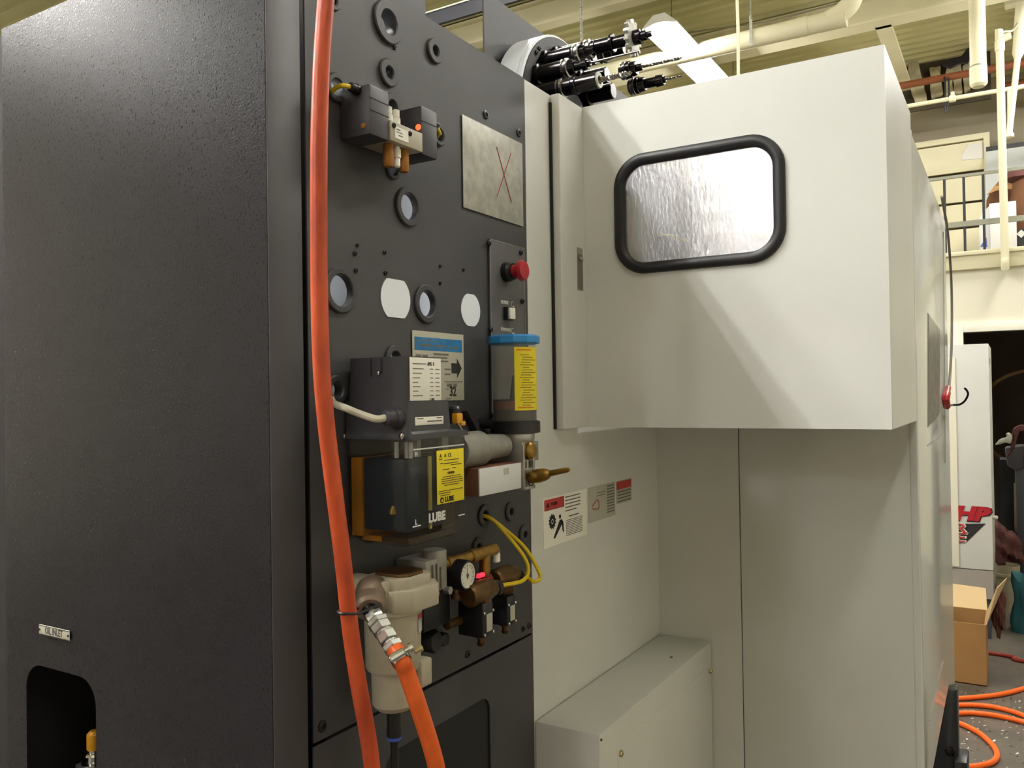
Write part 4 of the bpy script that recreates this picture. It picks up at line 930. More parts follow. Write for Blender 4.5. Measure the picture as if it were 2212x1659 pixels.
# bronze valve bodies, connectors, solenoid coils
def valve(body, conn, coil, xv, first):
    a, b = at(body[0], body[1], 'X', xv), at(body[2], body[3], 'X', xv)
    ym, zm = (a.y+b.y)/2, (a.z+b.z)/2; hy, hz = abs(b.y-a.y)/2, abs(a.z-b.z)/2
    MB().lathe((xv, ym-hy, zm), AY, [(0, .016), (.004, .020), (hy*1.2, .021), (hy*1.6, .019), (2*hy, .015)], 20).lathe((xv, ym, zm), -AZ, [(0, .020), (hz+.004, .020), (hz+.010, .016)], 20).build('valve_body', M['brassd'], mf)
    c = at(conn[0], conn[1], 'X', xv)
    cc_ = MB().lathe((xv, ym+hy-.002, c.z), AY, [(0, .0125), (.008, .0125), (.009, .0145), (.020, .0145), (.021, .009), (.027, .007)], 16).build('cable_connector', M['blackp'], mf)
    xf_ = xv+.020
    p, q = at(coil[0], coil[1], 'X', xf_), at(coil[2], coil[3], 'X', xf_)
    bk = at(coil[4], coil[1]+20, 'Y', p.y).x
    cl = MB().box(max(bk, XP+.02) if first else XP+.003, xf_, p.y, q.y, q.z, p.z).build('solenoid_coil', M['blackp'], mf, bevel=.004)
    hh = p.z-q.z; ww = q.y-p.y
    MB().box(xf_-.001, xf_+.0012, p.y+ww*.30, p.y+ww*.82, q.z+hh*.16, q.z+hh*.66).build('coil_label', M['papergrey'], cl, smooth=False)
    for u, v in ((.1, .1), (.9, .1), (.1, .72), (.9, .72)):
        MB().lathe((xf_, p.y+ww*u, q.z+hh*v), AX, [(-.001, .003), (.002, .003), (.003, .0015)], 10).build('screw', M['chrome'], cl)
    MB().lathe((xv, ym, q.z+.001), -AZ, [(0, .010), (.006, .010), (.007, .006), (.016, .006), (.017, .008), (.021, .006)], 14).build('drain_cap', M['brassd'], mf)
    return Vector((xv, ym+hy+.024, c.z))
k1 = valve((1010, 1256, 1064, 1300), (1082, 1266), (1043, 1305, 1067, 1370, 988), -.822, True)
k2 = valve((1066, 1228, 1112, 1262), (1122, 1246), (1096, 1290, 1115, 1346, 1068), -.850, False)
p = at(1038, 1244, 'X', -.832)
tag(MB().box(-.840, -.832, p.y-.004, p.y+.016, p.z-.004, p.z+.003).build('indicator_bar', M['led2'], mf, bevel=.001), 'glowing red indicator bar')
MB().lathe((-.85, t1.y, t2.z-.004), -AZ, [(0, .011), (.004, .011), (.005, .014), (.014, .014)], 16).build('red_collar', mat('red_brown_collar', '7c332a', .45), mf)
# dark regulator lower left
p, q = at(918, 1285, 'X', -.845), at(978, 1358, 'X', -.845)
MB().box(XP+.003, -.848, p.y, q.y, q.z+.01, p.z).build('lubricator_block', M['blackp'], mf, bevel=.005)
c = at(942, 1386, 'X', -.86)
MB().lathe((XP+.006, c.y, c.z), AX, [(0, .02), (.030, .020), (.036, .016)], 24).lathe((XP+.006, c.y+.028, c.z-.004), AX, [(0, .012), (.034, .012), (.036, .010)], 16).build('adjusting_knob', M['blackp'], mf)
MB().lathe((-.852, q.y+.012, q.z+.006), AY, [(-.02, .008), (.03, .008)], 12).build('brass_nipple', M['brassd'], mf)
# yellow sensor cables to the grommet
gm = at(1045, 1116, 'X', XP)
cable('yellow_cable', [k1, k1+Vector((.004, .014, .001)), at(1128, 1255, 'X', -.826), at(1141, 1233, 'X', -.828), at(1130, 1200, 'X', -.838), at(1090, 1150, 'X', -.866), gm+Vector((.010, .004, -.002)), gm+Vector((-.03, -.004, .004))], .0040, 'yellowcable', 'yellow cable from the nearer solenoid looping up into the panel grommet')
cable('yellow_cable', [k2, k2+Vector((.002, .010, .002)), at(1150, 1256, 'X', -.812), at(1166, 1250, 'X', -.812), at(1163, 1232, 'X', -.818), at(1135, 1185, 'X', -.842), at(1098, 1150, 'X', -.868), gm+Vector((.006, .009, -.003)), gm+Vector((-.03, 0, .004))], .0040, 'yellowcable', 'yellow cable from the farther solenoid making the wide outer loop to the grommet')

# oil filler inside the left opening
yo = .93
p = at(203, 1605, 'Y', yo)
ofl = thing('oil_filler', (p.x, yo, .8), 'yellow oil filler cap on a chrome neck inside the cabinet opening', 'filler cap')
zt_ = at(200, 1577, 'Y', yo).z; zb_2 = at(200, 1617, 'Y', yo).z
tag(MB().lathe((p.x, yo, zb_2), AZ, [(0, .0115), (.002, .0125), (zt_-zb_2-.006, .0125), (zt_-zb_2, .007)], 18).build('cap', M['amber'], ofl), 'yellow cap')
MB().lathe((p.x, yo, zb_2), -AZ, [(-.001, .011), (.004, .011), (.005, .017), (.009, .018), (.0095, .013), (.022, .013), (.023, .022), (.028, .022)], 24).build('neck', M['chrome'], ofl)
MB().lathe((p.x, yo, zb_2-.028), -AZ, [(0, .03), (.15, .03)], 20).build('tank_top', M['darkmachine'], ofl)
MB().box(p.x-.028, p.x-.006, yo-.02, yo+.02, zb_2-.16, zb_2-.026).build('mount', M['darkmachine'], ofl, bevel=.003)

# ================================================================== right flank: red clip, cable, black bracket
pts = [at(x, y, 'X', XR+.010) for x, y in ((2034, 425), (2047, 500), (2055, 610), (2056, 720), (2053, 800), (2049, 845))]
cable('hanging_cable', pts, .0045, mat('dull_grey_cable', '6e6b62', .5), 'thin grey cable hanging down the right flank of the machine to a red handle')
rh = thing('grip_hook', at(2045, 860, 'X', XR+.01), 'red grip handle with a wire hook on the far edge of the machine flank', 'handle')
MB().tube([at(x, y, 'X', XR+.012) for x, y in ((2048, 838), (2045, 850), (2043, 862), (2046, 880))], [.010, .013, .012, .008], 12).build('grip', M['red'], rh)
hk = [at(2047, 878, 'X', XR+.012)] + [at(x, y, 'Y', 3.45) for x, y in ((2056, 875), (2072, 874), (2084, 866), (2091, 852), (2088, 843), (2083, 838))]
MB().tube(hk, .004, 8).build('wire_hook', M['steel'], rh)
YK = 2.36
bk = thing('leveling_bracket', (XR+.03, YK, 0), 'black steel leveling bracket standing against the machine flank base', 'bracket')
q = [at(x, y, 'Y', YK) for x, y in ((2047, 1491), (2068, 1490), (2070, 1659), (2010, 1659))]
q[3] = q[3]+Vector((0, 0, -.03)); q += [Vector((q[3].x, YK, .12))]; q[2].z = .12; q = [q[0], q[1], q[2], q[4], q[3]]
for v_ in q: v_.x = max(v_.x, XR+.004)
MB().prism(q, (0, .05, 0)).build('gusset', M['blackp'], bk, bevel=.003)
q3 = at(2090, 1645, 'Y', YK-.02)
MB().box(q[1].x-.01, q3.x, YK-.03, YK+.06, .12, q3.z).build('foot', M['blackp'], bk, bevel=.004)
MB().box(XR+.004, q3.x+.02, YK-.05, YK+.12, 0.0, .125).build('foot_plate', M['blackp'], bk, bevel=.004)
c = at(2052, 1622, 'Y', YK-.001); MB().lathe(c, -AY, [(0, .012), (.008, .012), (.01, .006)], 6).build('bolt', M['steel'], bk)
# ================================================================== hall furnishings seen past the machine
# roof pipe with strap and elbow
YPp = 7.0
zp = at(1700, 66, 'Y', YPp).z
rp_ = thing('roof_pipe', (-3, YPp, zp), 'large cream pipe running under the roof beam and turning up at an elbow', 'pipe')
xe = at(1838, 30, 'Y', YPp).x
MB().tube([(-9.4, YPp, zp), (-5, YPp, zp), (xe-.35, YPp, zp), (xe-.16, YPp, zp+.01), (xe+.0, YPp, zp+.10), (xe+.03, YPp, zp+.30), (xe+.03, YPp, zp+.6)], .075, 20, 6).build('pipe', M['cream'], rp_)
MB().lathe((xe-.40, YPp, zp), AX, [(0, .078), (.08, .078)], 24).lathe((xe+.03, YPp, zp+.22), AZ, [(0, .079), (.09, .079)], 24).build('joint_sleeve', M['cream'], rp_)
s_ = at(1622, 60, 'Y', YPp-.08)
MB().box(s_.x-.012, s_.x+.012, YPp-.082, YPp-.078, zp-.09, zp+.13).lathe((s_.x, YPp-.08, zp+.13), AZ, [(0, .012), (.03, .012), (.03, .006), (.3, .006)], 8).build('strap', M['galv'], rp_, smooth=False)
# thin cable under the beam
cable('roof_cable', [at(1400, 84, 'Y', 7.2), at(1540, 63, 'Y', 7.2), at(1640, 50, 'Y', 7.2), at(1740, 26, 'Y', 7.2), at(1835, 0, 'Y', 7.2), at(1900, -22, 'Y', 7.2)], .007, mat('cable_grey', '6f6a50', .6), 'thin dark cable sagging along the roof beam above the cream pipe')
# hanging chain and cable
c0 = at(1254, -60, 'Y', 5.5); c1_ = at(1256, 100, 'Y', 5.5)
hc = MB()
n = 44
for k in range(n):
    z = c0.z+(c1_.z-c0.z)*k/n; L_ = (c0.z-c1_.z)/n
    hx_, hy_ = ((.010, 0) if k % 2 else (0, .010))
    hc.tube([(c0.x-hx_, 5.5-hy_, z), (c0.x-hx_, 5.5-hy_, z-L_*1.2), (c0.x+hx_, 5.5+hy_, z-L_*1.2), (c0.x+hx_, 5.5+hy_, z), (c0.x-hx_, 5.5-hy_, z)], .003, 4, 0)
tag(hc.build('hanging_chain', M['galv'], smooth=False), 'fine link chain hanging from the roof behind the tool drum', 'chain')
c0 = at(1591, -40, 'Y', 5.6); c1_ = at(1595, 170, 'Y', 5.6)
tag(MB().tube([c0, (c0+c1_)/2+Vector((.004, 0, 0)), c1_, c1_-Vector((0, 0, .3))], .011, 8).build('power_cable', M['cream']), 'pale twisted power cord hanging from the roof behind the guard box', 'cord')
# vertical duct, sprinkler pipes, orange pipe
YQ = 7.5
d0, d1 = at(2114, 188, 'Y', YQ), at(2114, -60, 'Y', YQ)
vd = thing('drop_pipe', (d0.x, YQ, d0.z), 'thick cream vertical pipe with an end cap dropping from the roof', 'pipe')
MB().cyl((d0.x, YQ, d0.z+.12), (d0.x, YQ, ZC), .058, seg=24).build('pipe', M['cream'], vd)
MB().lathe((d0.x, YQ, d0.z), AZ, [(0, .045), (.02, .062), (.15, .062), (.155, .060)], 24).build('end_cap', M['cream'], vd)
MB().lathe((d0.x, YQ, d0.z+.155), AZ, [(0, .061), (.012, .061)], 24).build('joint_ring', M['galvrail'], vd)
YV = 7.85
a, b, c = at(2184, 76, 'Y', YV), at(2159, 84, 'Y', YV), at(2171, 556, 'Y', YV)
vp = thing('vent_pipe', (c.x, YV, c.z), 'slim cream vertical conduit passing in front of the mezzanine rail', 'pipe')
MB().tube([a, (b.x+.03, YV, b.z), (b.x, YV, b.z-.02), (b.x, YV, b.z-.06), (c.x, YV, c.z+.05), (c.x, YV+.0, c.z), (c.x+.01, YV+.12, c.z-.03)], .030, 14, 5).build('pipe', M['cream'], vp)
MB().lathe((b.x, YV, b.z-.10), AZ, [(0, .036), (.08, .036)], 16).build('joint_sleeve', M['cream'], vp)
MB().lathe((c.x, YV+.10, c.z-.02), AY, [(-.06, .036), (.03, .036)], 16).build('wall_elbow', M['cream'], vp)
br_ = thing('brace_tube', at(2180, 290, 'Y', 8.3), 'cream slanted hanger brace beside the slim vertical conduit', 'brace')
MB().tube([at(2180, 288, 'Y', 8.3), at(2190, 200, 'Y', 8.3), at(2199, 115, 'Y', 8.3)], .024, 12, 0).lathe(at(2199, 115, 'Y', 8.3), (at(2207, 0, 'Y', 8.3)-at(2199, 115, 'Y', 8.3)), [(-.05, .025), (.0, .045), (1.2, .045)], 14).build('tube', M['cream'], br_)
MB().tube([at(2199, 50, 'Y', 8.2), at(2186, 66, 'Y', 8.2), at(2170, 68, 'Y', 8.1), at(2158, 74, 'Y', 7.9)], .010, 8).build('clip', M['galvrail'], br_)
MB().lathe(at(2179, 292, 'Y', 8.3)-Vector((0, 0, .02)), AZ, [(0, .04), (.03, .04)], 12).build('end_plate', M['cream'], br_)
MB().box(at(2170, 5, 'Y', 8.3).x, at(2212, 5, 'Y', 8.3).x+.6, 8.25, 8.35, at(2190, 14, 'Y', 8.3).z, at(2190, 0, 'Y', 8.3).z).build('header', M['cream'], br_, bevel=.01)
YS = 8.6
a, b = at(1955, 232, 'Y', YS), at(2180, 191, 'Y', YS)
sp_ = thing('sprinkler_pipe', (a.x, YS, a.z), 'thin cream sprinkler pipe crossing below the orange pipe', 'pipe')
zz = (a.z+b.z)/2
MB().tube([(a.x-1.5, YS, zz), (b.x-.03, YS, zz), (b.x, YS, zz-.03), (b.x, YS, zz-.30)], .020, 12, 5).build('pipe', M['cream'], sp_)
c = at(2058, 212, 'Y', YS); MB().lathe((c.x-.03, YS, zz), AX, [(0, .024), (.004, .032), (.05, .032), (.055, .024)], 14).lathe((c.x, YS, zz), AZ, [(.02, .016), (.06, .016)], 10).build('tee', M['cream'], sp_)
YO = 9.2
a, b = at(1965, 186, 'Y', YO), at(2212, 132, 'Y', YO)
tag(MB().tube([(a.x-1.5, YO, (a.z+b.z)/2), (b.x+3, YO, (a.z+b.z)/2)], .036, 12, 0).build('orange_pipe', M['orangepipe']), 'rust orange pipe running across the back of the roof', 'pipe')
a, b = at(2185, 187, 'Y', 9.8), at(2212, 180, 'Y', 9.8)
tag(MB().tube([(a.x-.1, 9.8, b.z), (b.x+3, 9.8, b.z)], .045, 12, 0).build('orange_pipe', M['orangepipe']), 'second rust orange pipe lower down beside the slanted brace', 'pipe')
# dark gap with torn insulation under the roof edge
YI = 9.676
ins = [((1962, 130), (1985, 128), (1996, 175), (2002, 218), (1980, 226), (1966, 190)), ((2006, 146), (2030, 142), (2036, 200), (2014, 212)), ((2042, 146), (2058, 141), (2060, 200), (2046, 206)), ((2056, 136), (2074, 134), (2080, 198), (2062, 202)), ((2080, 142), (2094, 130), (2096, 192), (2084, 196))]
for k, poly in enumerate(ins):
    ps = [at(x, y, 'Y', YI) for x, y in poly]; ps2 = []
    for i in range(len(ps)):
        p_, q_ = ps[i], ps[(i+1) % len(ps)]
        for t in (0, .33, .66): ps2.append(p_.lerp(q_, t)+Vector((random.uniform(-.012, .012), 0, random.uniform(-.012, .012))))
    o = MB().prism(ps2, (0, .08, 0)).build('insulation_batt', mat('batt_%d' % k, 'b5ac8c', .9, noise=.25, nscale=14), bevel=.01)
    tag(o, ('broad torn insulation strip beside the cream joist', 'second torn insulation strip from the joist, ragged top', 'narrow insulation strip behind the sprinkler tee', 'bright torn insulation strip left of the thick drop pipe', 'greyish insulation strip half behind the thick drop pipe')[k], 'insulation', 'torn insulation strips at the back of the roof')
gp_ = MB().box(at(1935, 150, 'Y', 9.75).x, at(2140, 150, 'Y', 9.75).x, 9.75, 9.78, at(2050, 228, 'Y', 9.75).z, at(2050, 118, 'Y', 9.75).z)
tag(gp_.build('gap_sheet', mat('gap_dark', '4a4131', .9, noise=.4, nscale=3)), 'dark sheet filling the gap behind the torn insulation strips', 'board')  # dark sheet stands in for the open gap
ps = [at(x, y, 'Y', 9.5) for x, y in ((2036, 140), (2060, 126), (2075, 124), (2088, 106), (2100, 100), (2098, 118), (2090, 134), (2070, 136), (2052, 146))]
tag(MB().prism(ps, (0, .05, 0)).build('torn_sheeting', M['black'], smooth=False), 'black torn sheeting hanging above the insulation strips', 'sheeting')
cable('hanging_wire', [at(2040, 166, 'Y', 9.16), at(2042, 190, 'Y', 9.15), at(2042, 242, 'Y', 9.15), at(2048, 225, 'Y', 9.15), at(2050, 205, 'Y', 9.15), at(2049, 168, 'Y', 9.16)], .008, 'black', 'dark looped wire hanging from the rust orange pipe behind the sprinkler pipe', 'wire')
# mezzanine rail
ry = 7.97
rl = thing('mezzanine_rail', (0, ry, 2.67), 'slim dark metal railing along the mezzanine edge', 'railing')
zt1, zt2 = at(2140, 372, 'Y', ry).z, at(2140, 478, 'Y', ry).z
MB().box(X0, X1, ry-.012, ry+.012, zt1-.012, zt1+.012).build('top_rail', M['galvrail'], rl, smooth=False)
MB().box(X0, X1, ry-.018, ry+.018, zt2-.022, zt2+.022).build('middle_rail', M['galvrail'], rl, smooth=False)
for px in (2041, 2083, 2125):
    xx = at(px, 450, 'Y', ry).x
    MB().box(xx-.010, xx+.010, ry-.010, ry+.010, 2.68, zt1).build('baluster', M['black'], rl, smooth=False)
for k in range(1, 15):
    xx = at(2125, 450, 'Y', ry).x + .42*k
    MB().box(xx-.010, xx+.010, ry-.010, ry+.010, 2.68, zt1).build('baluster', M['black'], rl, smooth=False)
tag(MB().box(at(2130, 320, 'Y', 9.9).x, X1-.1, 9.86, 9.9, at(2170, 322, 'Y', 9.9).z, at(2170, 314, 'Y', 9.9).z).build('wall_rail', M['black'], smooth=False), 'dark horizontal rail on the pale mezzanine back wall', 'rail')
struct(MB().box(at(2130, 400, 'Y', 10.25).x, X1-.05, 10.2, 10.25, 2.67, at(2170, 318, 'Y', 10.25).z).build('wall_mezzanine_back', mat('pale_blue_wall', 'c3c7c2', .7), smooth=False))
st_ = thing('added_storeroom_fill', (.6, 9.2, 2.45), 'added unseen tube that brightens the storeroom, hidden behind the doorway head', 'light')  # added lamp out of view, lifts the dark doorway
MB().box(.55, .65, 8.7, 9.7, 2.50, 2.56).build('channel', M['fixture'], st_, smooth=False)
MB().cyl((.6, 8.72, 2.48), (.6, 9.68, 2.48), .015, seg=8).build('tube', mat('added_fill_tube', 'ffffff', .5, emit=(1, .86, .66), estr=9.0), st_)
# boxes on the mezzanine
yb = 8.35
a, b = at(2137, 440, 'Y', yb), at(2197, 530, 'Y', yb)
wb = thing('white_box', ((a.x+b.x)/2, yb, 2.66), 'white carton with a blue corner flash behind the mezzanine rail', 'box')
MB().box(a.x, b.x, yb, yb+.35, 2.66, a.z).build('carton', M['whitebox'], wb, bevel=.004)
e_ = at(2114, 450, 'Y', yb+.02)
sf = [(e_.x, yb+.05, 2.66), (a.x-.002, yb+.05, 2.66), (a.x-.002, yb+.05, a.z-.01), (e_.x+.03, yb+.05, a.z-.06), (e_.x, yb+.05, a.z-.12)]
MB().prism(sf, (0, .25, 0)).build('open_flap', M['whitebox'], wb, bevel=.002)
q = [at(x, y, 'Y', yb+.048) for x, y in ((2117, 533), (2133, 534), (2131, 512))]
MB().prism(q, (0, .003, 0)).build('blue_print', mat('blue_flash', '5468a8', .6), wb, smooth=False)
yb = 9.1
ps = [at(x, y, 'Y', yb) for x, y in ((2123, 500), (2131, 432), (2140, 412), (2156, 392), (2202, 388), (2206, 400), (2240, 400), (2240, 500))]
for p_ in ps: p_.z = max(p_.z, 2.66)
ps[0].z = 2.66; ps[-1].z = 2.66
bc = thing('brown_carton', (ps[4].x, yb, 2.66), 'big brown carton with slanted flaps behind the white box', 'box')
MB().prism(ps, (0, .5, 0)).build('carton', M['cardbrown'], bc, bevel=.004)
q = [at(x, y, 'Y', yb-.05) for x, y in ((2132, 420), (2150, 402), (2200, 398), (2200, 406), (2152, 412))]
MB().prism(q, (0, .02, 0)).build('flap', M['card'], bc)
yb = 8.89
bd = thing('brown_bundle', at(2205, 440, 'Y', yb), 'dark brown wrapped bundle with a ragged top beside the mezzanine boxes', 'bundle')
bd.location.z = 2.66
c = at(2202, 370, 'Y', yb)
MB().lathe((c.x+.06, yb, 2.66), AZ, [(0, .16), (.3, .17), (c.z-2.66-.12, .12), (c.z-2.66, .10)], 14).build('wrap', M['cardbrown'], bd)
MB().lathe((c.x+.0, yb-.02, c.z-.05), AZ, [(-.06, .05), (-.02, .13), (.03, .12), (.06, .07)], 11).build('ragged_top', M['maroon'], bd)
yb = 8.4
c = at(2206, 505, 'Y', yb)
db = thing('dark_box', (c.x, yb, 2.66), 'small black box with a silver diamond mark beside the white carton', 'box')
MB().box(at(2198, 500, 'Y', yb).x, c.x+.25, yb, yb+.3, 2.66, at(2206, 494, 'Y', yb).z).build('case', M['black'], db, bevel=.003)
q = [Vector((c.x+dx_, yb-.002, c.z-.0+dz_)) for dx_, dz_ in ((-.035, 0), (0, -.035), (.035, 0), (0, .035))]
MB().prism(q, (0, -.003, 0)).build('diamond_mark', M['letterwhite'], db, smooth=False)

# white machine cabinet with red lettering
YH = 5.9
p, q = at(2055, 742, 'Y', YH), at(2139, 742, 'Y', YH)
hz0 = at(2110, 1230, 'Y', YH).z; hzk = at(2110, 1292, 'Y', YH).z
xr_ = (at(2139, 742, 'Y', YH).x+at(2142, 1230, 'Y', YH).x)/2
hm = thing('white_machine', ((p.x+xr_)/2, YH, 0), 'tall white machine cabinet with red and black lettering behind the machine flank', 'machine')
MB().box(p.x-.6, xr_, YH, YH+.68, hz0, q.z).build('body', M['lite'], hm, bevel=.004)
MB().box(p.x-.6, xr_-.002, YH+.004, YH+.68, hzk, hz0-.004).build('grey_base', mat('warm_grey_paint', '9a938a', .5), hm, smooth=False)
MB().box(p.x-.6, xr_-.02, YH+.02, YH+.66, 0, hzk-.003).build('plinth', M['darkmachine'], hm, smooth=False)
zr = at(2075, 772, 'Y', YH).z
MB().box(p.x-.5, at(2063, 772, 'Y', YH).x, YH-.012, YH, zr-1.3, zr).build('side_trim', M['creamwall'], hm, bevel=.002)
hh = at(2070, 1128, 'Y', YH-.002)
ht = at(2100, 1098, 'Y', YH).z-at(2100, 1126, 'Y', YH).z
zc_ = at(2100, 1112, 'Y', YH).z
sh = at(2134, 1112, 'Y', YH)
text('lettering', 'HP', ht*1.50, (sh.x, YH-.004, zc_), AX, AZ, M['letterblack'], hm, 'RIGHT', shear=.25, sx=1.25, bold=.008)
text('lettering', 'HP', ht*1.42, (sh.x-.006, YH-.009, zc_+.004), AX, AZ, M['red'], hm, 'RIGHT', shear=.25, sx=1.25, bold=.007)
tri = [at(x, y, 'Y', YH) for x, y in ((2000, 1132), (2129, 1131), (2086, 1173), (2040, 1173))]
MB().prism(tri, (0, -.004, 0)).build('black_flash', M['letterblack'], hm, smooth=False)
for s_t, y_ in (('R', 1141), ('E', 1161)):
    c = at(2073, y_, 'Y', YH)
    text('lettering', s_t, ht*1.02, (c.x, YH-.006, c.z), AX, AZ, M['letterwhite'], hm, 'CENTER', shear=.12, sx=1.62, bold=.004)
    text('lettering', s_t, ht*.98, (c.x, YH-.011, c.z), AX, AZ, M['redlabel'], hm, 'CENTER', shear=.12, sx=1.55, bold=.0008)
c = at(2143, 1118, 'Y', YH+.02); MB().lathe((xr_, YH+.03, c.z), AX, [(0, .012), (.025, .012), (.03, .008)], 10).build('latch_knob', M['papergrey'], hm)
MB().box(xr_, xr_+.008, YH+.02, YH+.05, at(2140, 780, 'Y', YH).z-.02, at(2140, 780, 'Y', YH).z+.02).build('hinge', M['papergrey'], hm, smooth=False)

# cardboard box on the floor
a0 = at(2132, 1484, 'Z', 0.0); a1 = at(2050, 1472, 'Z', 0.0)
yq_ = a0.y
zt_ = at(2125, 1350, 'Y', yq_).z
xb0, xb1 = at(2030, 1400, 'Y', yq_).x, a0.x
bx_ = thing('cardboard_box', ((xb0+xb1)/2, yq_+.15, 0), 'open brown cardboard box on the floor beside the orange hose', 'box')
t_ = .006; dp_ = .34
MB().box(xb0, xb1, yq_, yq_+t_, 0, zt_).build('front_side', M['card'], bx_, smooth=False)
MB().box(xb0, xb1, yq_+dp_, yq_+dp_+t_, 0, zt_).build('back_side', M['card'], bx_, smooth=False)
MB().box(xb0, xb0+t_, yq_+t_, yq_+dp_, 0, zt_).box(xb1-t_, xb1, yq_+t_, yq_+dp_, 0, zt_).build('end_side', M['card'], bx_, smooth=False)
MB().box(xb0, xb1, yq_, yq_+dp_, 0.001, t_).build('bottom', M['card'], bx_, smooth=False)
f0, f1 = at(2154, 1262, 'Y', yq_+.1), at(2132, 1345, 'Y', yq_)
q = [Vector((xb1, yq_, zt_)), Vector((xb1, yq_+dp_, zt_)), Vector((f0.x+.04, yq_+dp_, f0.z-.01)), Vector((f0.x, yq_+.02, f0.z))]
MB().prism(q, (.004, 0, 0)).build('flap', M['cardlight'], bx_, smooth=False)
q = [Vector((xb0, yq_+dp_, zt_)), Vector((xb1, yq_+dp_, zt_)), Vector((xb1-.01, yq_+dp_+.14, zt_+.09)), Vector((xb0, yq_+dp_+.14, zt_+.10))]
MB().prism(q, (0, .004, 0)).build('flap', M['cardlight'], bx_, smooth=False)
# coiled orange hose on the floor
fp_ = [(2350, 1440), (2290, 1462), (2212, 1487), (2165, 1499), (2120, 1505), (2069, 1509), (2005, 1514), (1960, 1522), (1990, 1527), (2069, 1523), (2120, 1524), (2165, 1531), (2212, 1546), (2262, 1575), (2300, 1590), (2260, 1575), (2212, 1560), (2150, 1546), (2100, 1540), (2069, 1541), (2020, 1545), (2030, 1552), (2069, 1561), (2110, 1580), (2140, 1605), (2154, 1628), (2145, 1645), (2115, 1654), (2070, 1658), (2000, 1662)]
hp_ = [at(x, y, 'Z', .012) for x, y in fp_]
for i_ in (12, 13, 14): hp_[i_] = hp_[i_]+Vector((0, 0, .0))
for i_ in (15, 16, 17): hp_[i_] = hp_[i_]+Vector((0, 0, .001))
tag(MB().tube(hp_, .0115, 12, 6).build('floor_hose', M['hose3']), 'vivid orange hose lying in loose loops on the concrete floor', 'hose')
r0, r1 = at(2139, 1411, 'Z', .01), at(2240, 1432, 'Z', .01)
tag(MB().tube([r0-Vector((.2, 0, 0)), r0, (r0+r1)/2+Vector((0, .02, 0)), r1, r1+Vector((1, .1, 0))], .011, 10).build('floor_cable', mat('dark_red_cord', '8c2a1c', .5)), 'thin dark red cord on the floor beyond the cardboard box', 'cord')

# things in the dim doorway
YDk = 7.0
a = at(2162, 1000, 'Y', YDk); 
dm = thing('dark_machine', (a.x+.25, YDk, 0), 'dark slate workshop machine column standing in the doorway', 'machine')
z1_, z0_ = at(2190, 968, 'Y', YDk).z, 0
xm = at(2192, 1000, 'Y', YDk).x
MB().box(xm, xm+.5, YDk, YDk+.5, 0, z1_).build('column', M['darkmachine'], dm, bevel=.01)
MB().box(xm-.010, xm+.005, YDk-.004, YDk+.02, .1, z1_-.25).build('edge_strip', M['steel2'], dm, smooth=False)
MB().box(a.x-.01, xm-.012, YDk+.2, YDk+.45, 0, z1_-.1).build('rear_cabinet', M['dark_in'], dm, smooth=False)
q = [at(x, y, 'Y', YDk-.02) for x, y in ((2170, 968), (2212, 962), (2212, 1010), (2196, 1018), (2176, 1006))]
MB().prism(q, (0, .2, 0)).build('head_casting', M['coil'], dm, bevel=.012)
c = at(2207, 951, 'Y', 6.85); zt_ = at(2190, 968, 'Y', YDk).z
tag(MB().lathe((c.x+.02, 6.90, zt_+.062), AX, [(0, .018), (.001, .06), (.26, .06), (.261, .018)], 24).build('paper_roll', M['papergrey']), 'pale paper roll lying on top of the dark doorway machine', 'roll')
cl_ = MB(); 
def drape(name, pts, ext, m, label, cat):
    o = MB().prism(pts, ext).build(name, m, bevel=.012, seg=2); return tag(o, label, cat)
drape('maroon_rag', [at(x, y, 'Y', 6.82) for x, y in ((2186, 968), (2183, 950), (2188, 926), (2202, 918), (2230, 919), (2230, 930), (2202, 932), (2196, 950), (2192, 968), (2182, 984), (2172, 990), (2180, 974))], (0, .05, 0), M['maroon'], 'maroon rag draped over the paper roll end', 'rag')
drape('silver_bag', [at(x, y, 'Y', 6.78) for x, y in ((2148, 962), (2160, 948), (2176, 944), (2172, 936), (2182, 934), (2188, 944), (2184, 960), (2172, 956), (2162, 960))], (0, .03, 0), M['galv'], 'crumpled silver plastic bag poking out beside the paper roll', 'bag')
# bucket, teal cloth, maroon heap
YB2 = 6.62
c = at(2180, 1330, 'Y', YB2)
zt_ = at(2180, 1224, 'Y', YB2).z
bu = thing('bucket', (c.x+.03, YB2+.15, 0), 'tall beige plastic bucket standing in front of the doorway', 'bucket')
xl_, xr2 = at(2154, 1240, 'Y', YB2).x, at(2196, 1240, 'Y', YB2).x
rr = (xr2-xl_)/2+.02
MB().lathe(((xl_+xr2)/2, YB2+rr, 0), AZ, [(0, rr*.8), (zt_*.75, rr*.95), (zt_*.76, rr*1.03), (zt_*.82, rr*1.03), (zt_*.83, rr), (zt_, rr*1.02)], 28, cap=False).lathe(((xl_+xr2)/2, YB2+rr, 0.002), AZ, [(0, rr*.78), (.01, rr*.78)], 28).build('shell', M['bucket'], bu)
bm_ = bmesh.new()
bmesh.ops.create_icosphere(bm_, subdivisions=4, radius=1)
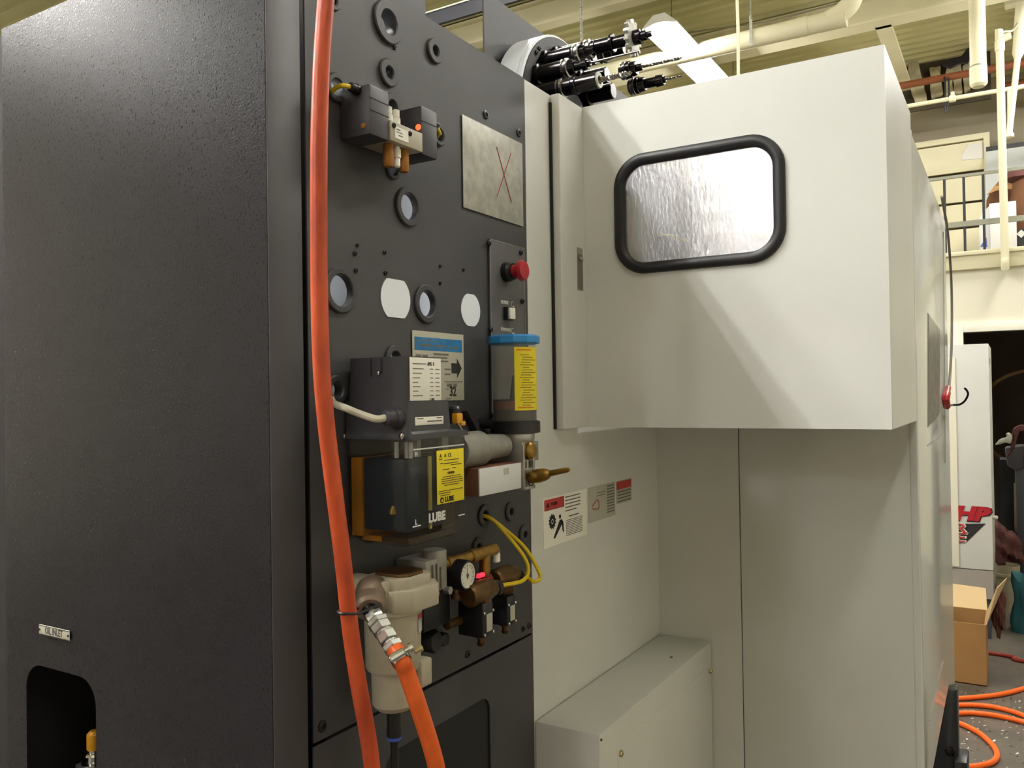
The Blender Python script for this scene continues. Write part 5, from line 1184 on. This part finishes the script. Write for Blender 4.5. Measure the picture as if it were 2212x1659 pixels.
def heap(name, c, s, m, label, cat, seed):
    rnd = random.Random(seed); ph = [rnd.uniform(0, 6) for _ in range(6)]
    bm = bmesh.new(); bmesh.ops.create_icosphere(bm, subdivisions=4, radius=1)
    for v in bm.verts:
        k = 1+.13*math.sin(5*v.co.x+ph[0])*math.cos(4*v.co.z+ph[1])+.09*math.sin(9*v.co.z+6*v.co.x+ph[2])+.05*math.sin(17*v.co.x+ph[3])
        v.co = Vector((v.co.x*s[0]*k, v.co.y*s[1]*k, v.co.z*s[2]*k))+Vector(c)
    me = bpy.data.meshes.new(name); bm.to_mesh(me); bm.free()
    return tag(link(name, me, m, None), label, cat)
c = at(2216, 1215, 'Y', 6.25)
heap('teal_cloth', (c.x+.08, 6.22, c.z-.30), (.17, .11, .42), M['teal'], 'dark teal cloth hanging in a tall bunch beside the bucket', 'cloth', 3)
c = at(2153, 1312, 'Y', 5.25)
heap('rag_bundle', (c.x+.012, 5.25, c.z-.02), (.035, .05, .13), M['maroon'], 'dark red rags and film hanging over the cardboard box flap', 'rags', 12)
c = at(2160, 1185, 'Y', 6.68)
heap('maroon_sack', (c.x+.01, 6.87, c.z-.02), (.13, .12, .16), M['maroon'], 'dull maroon sack piled behind the bucket', 'sack', 9)
sk = MB().box(c.x-.16, c.x+.06, 6.72, 6.98, 0, c.z-.17).build('low_stand', M['dark_in'], smooth=False); tag(sk, 'low black stand under the maroon sack', 'stand')
ring = MB().lathe((at(2230, 900, 'Y', 9.5).x, 9.5, at(2230, 905, 'Y', 9.5).z), AY, [(0, .48), (.03, .48), (.03, .45), (0, .45)], 40, closed=True)
tag(ring.build('hose_reel', M['brassd']), 'large dim ring on the storeroom wall beyond the doorway', 'reel')

# metal chips scattered on the floor
ch = MB()
for k in range(420):
    p_ = at(random.uniform(2075, 2330), random.uniform(1492, 1700), 'Z', .001); r_ = random.uniform(.002, .007); a_ = random.uniform(0, 6.28)
    e1 = Vector((math.cos(a_), math.sin(a_), random.uniform(0, .5)))*r_; e2 = Vector((-math.sin(a_), math.cos(a_), .2))*r_*.35
    ch.add([p_-e1-e2, p_+e1-e2, p_+e1+e2+Vector((0, 0, .002)), p_-e1+e2+Vector((0, 0, .002))], [(0, 1, 2, 3)])
tag(ch.build('metal_chips', M['alu'], smooth=False), 'bright metal chips scattered on the concrete floor', 'chips', kind='stuff')
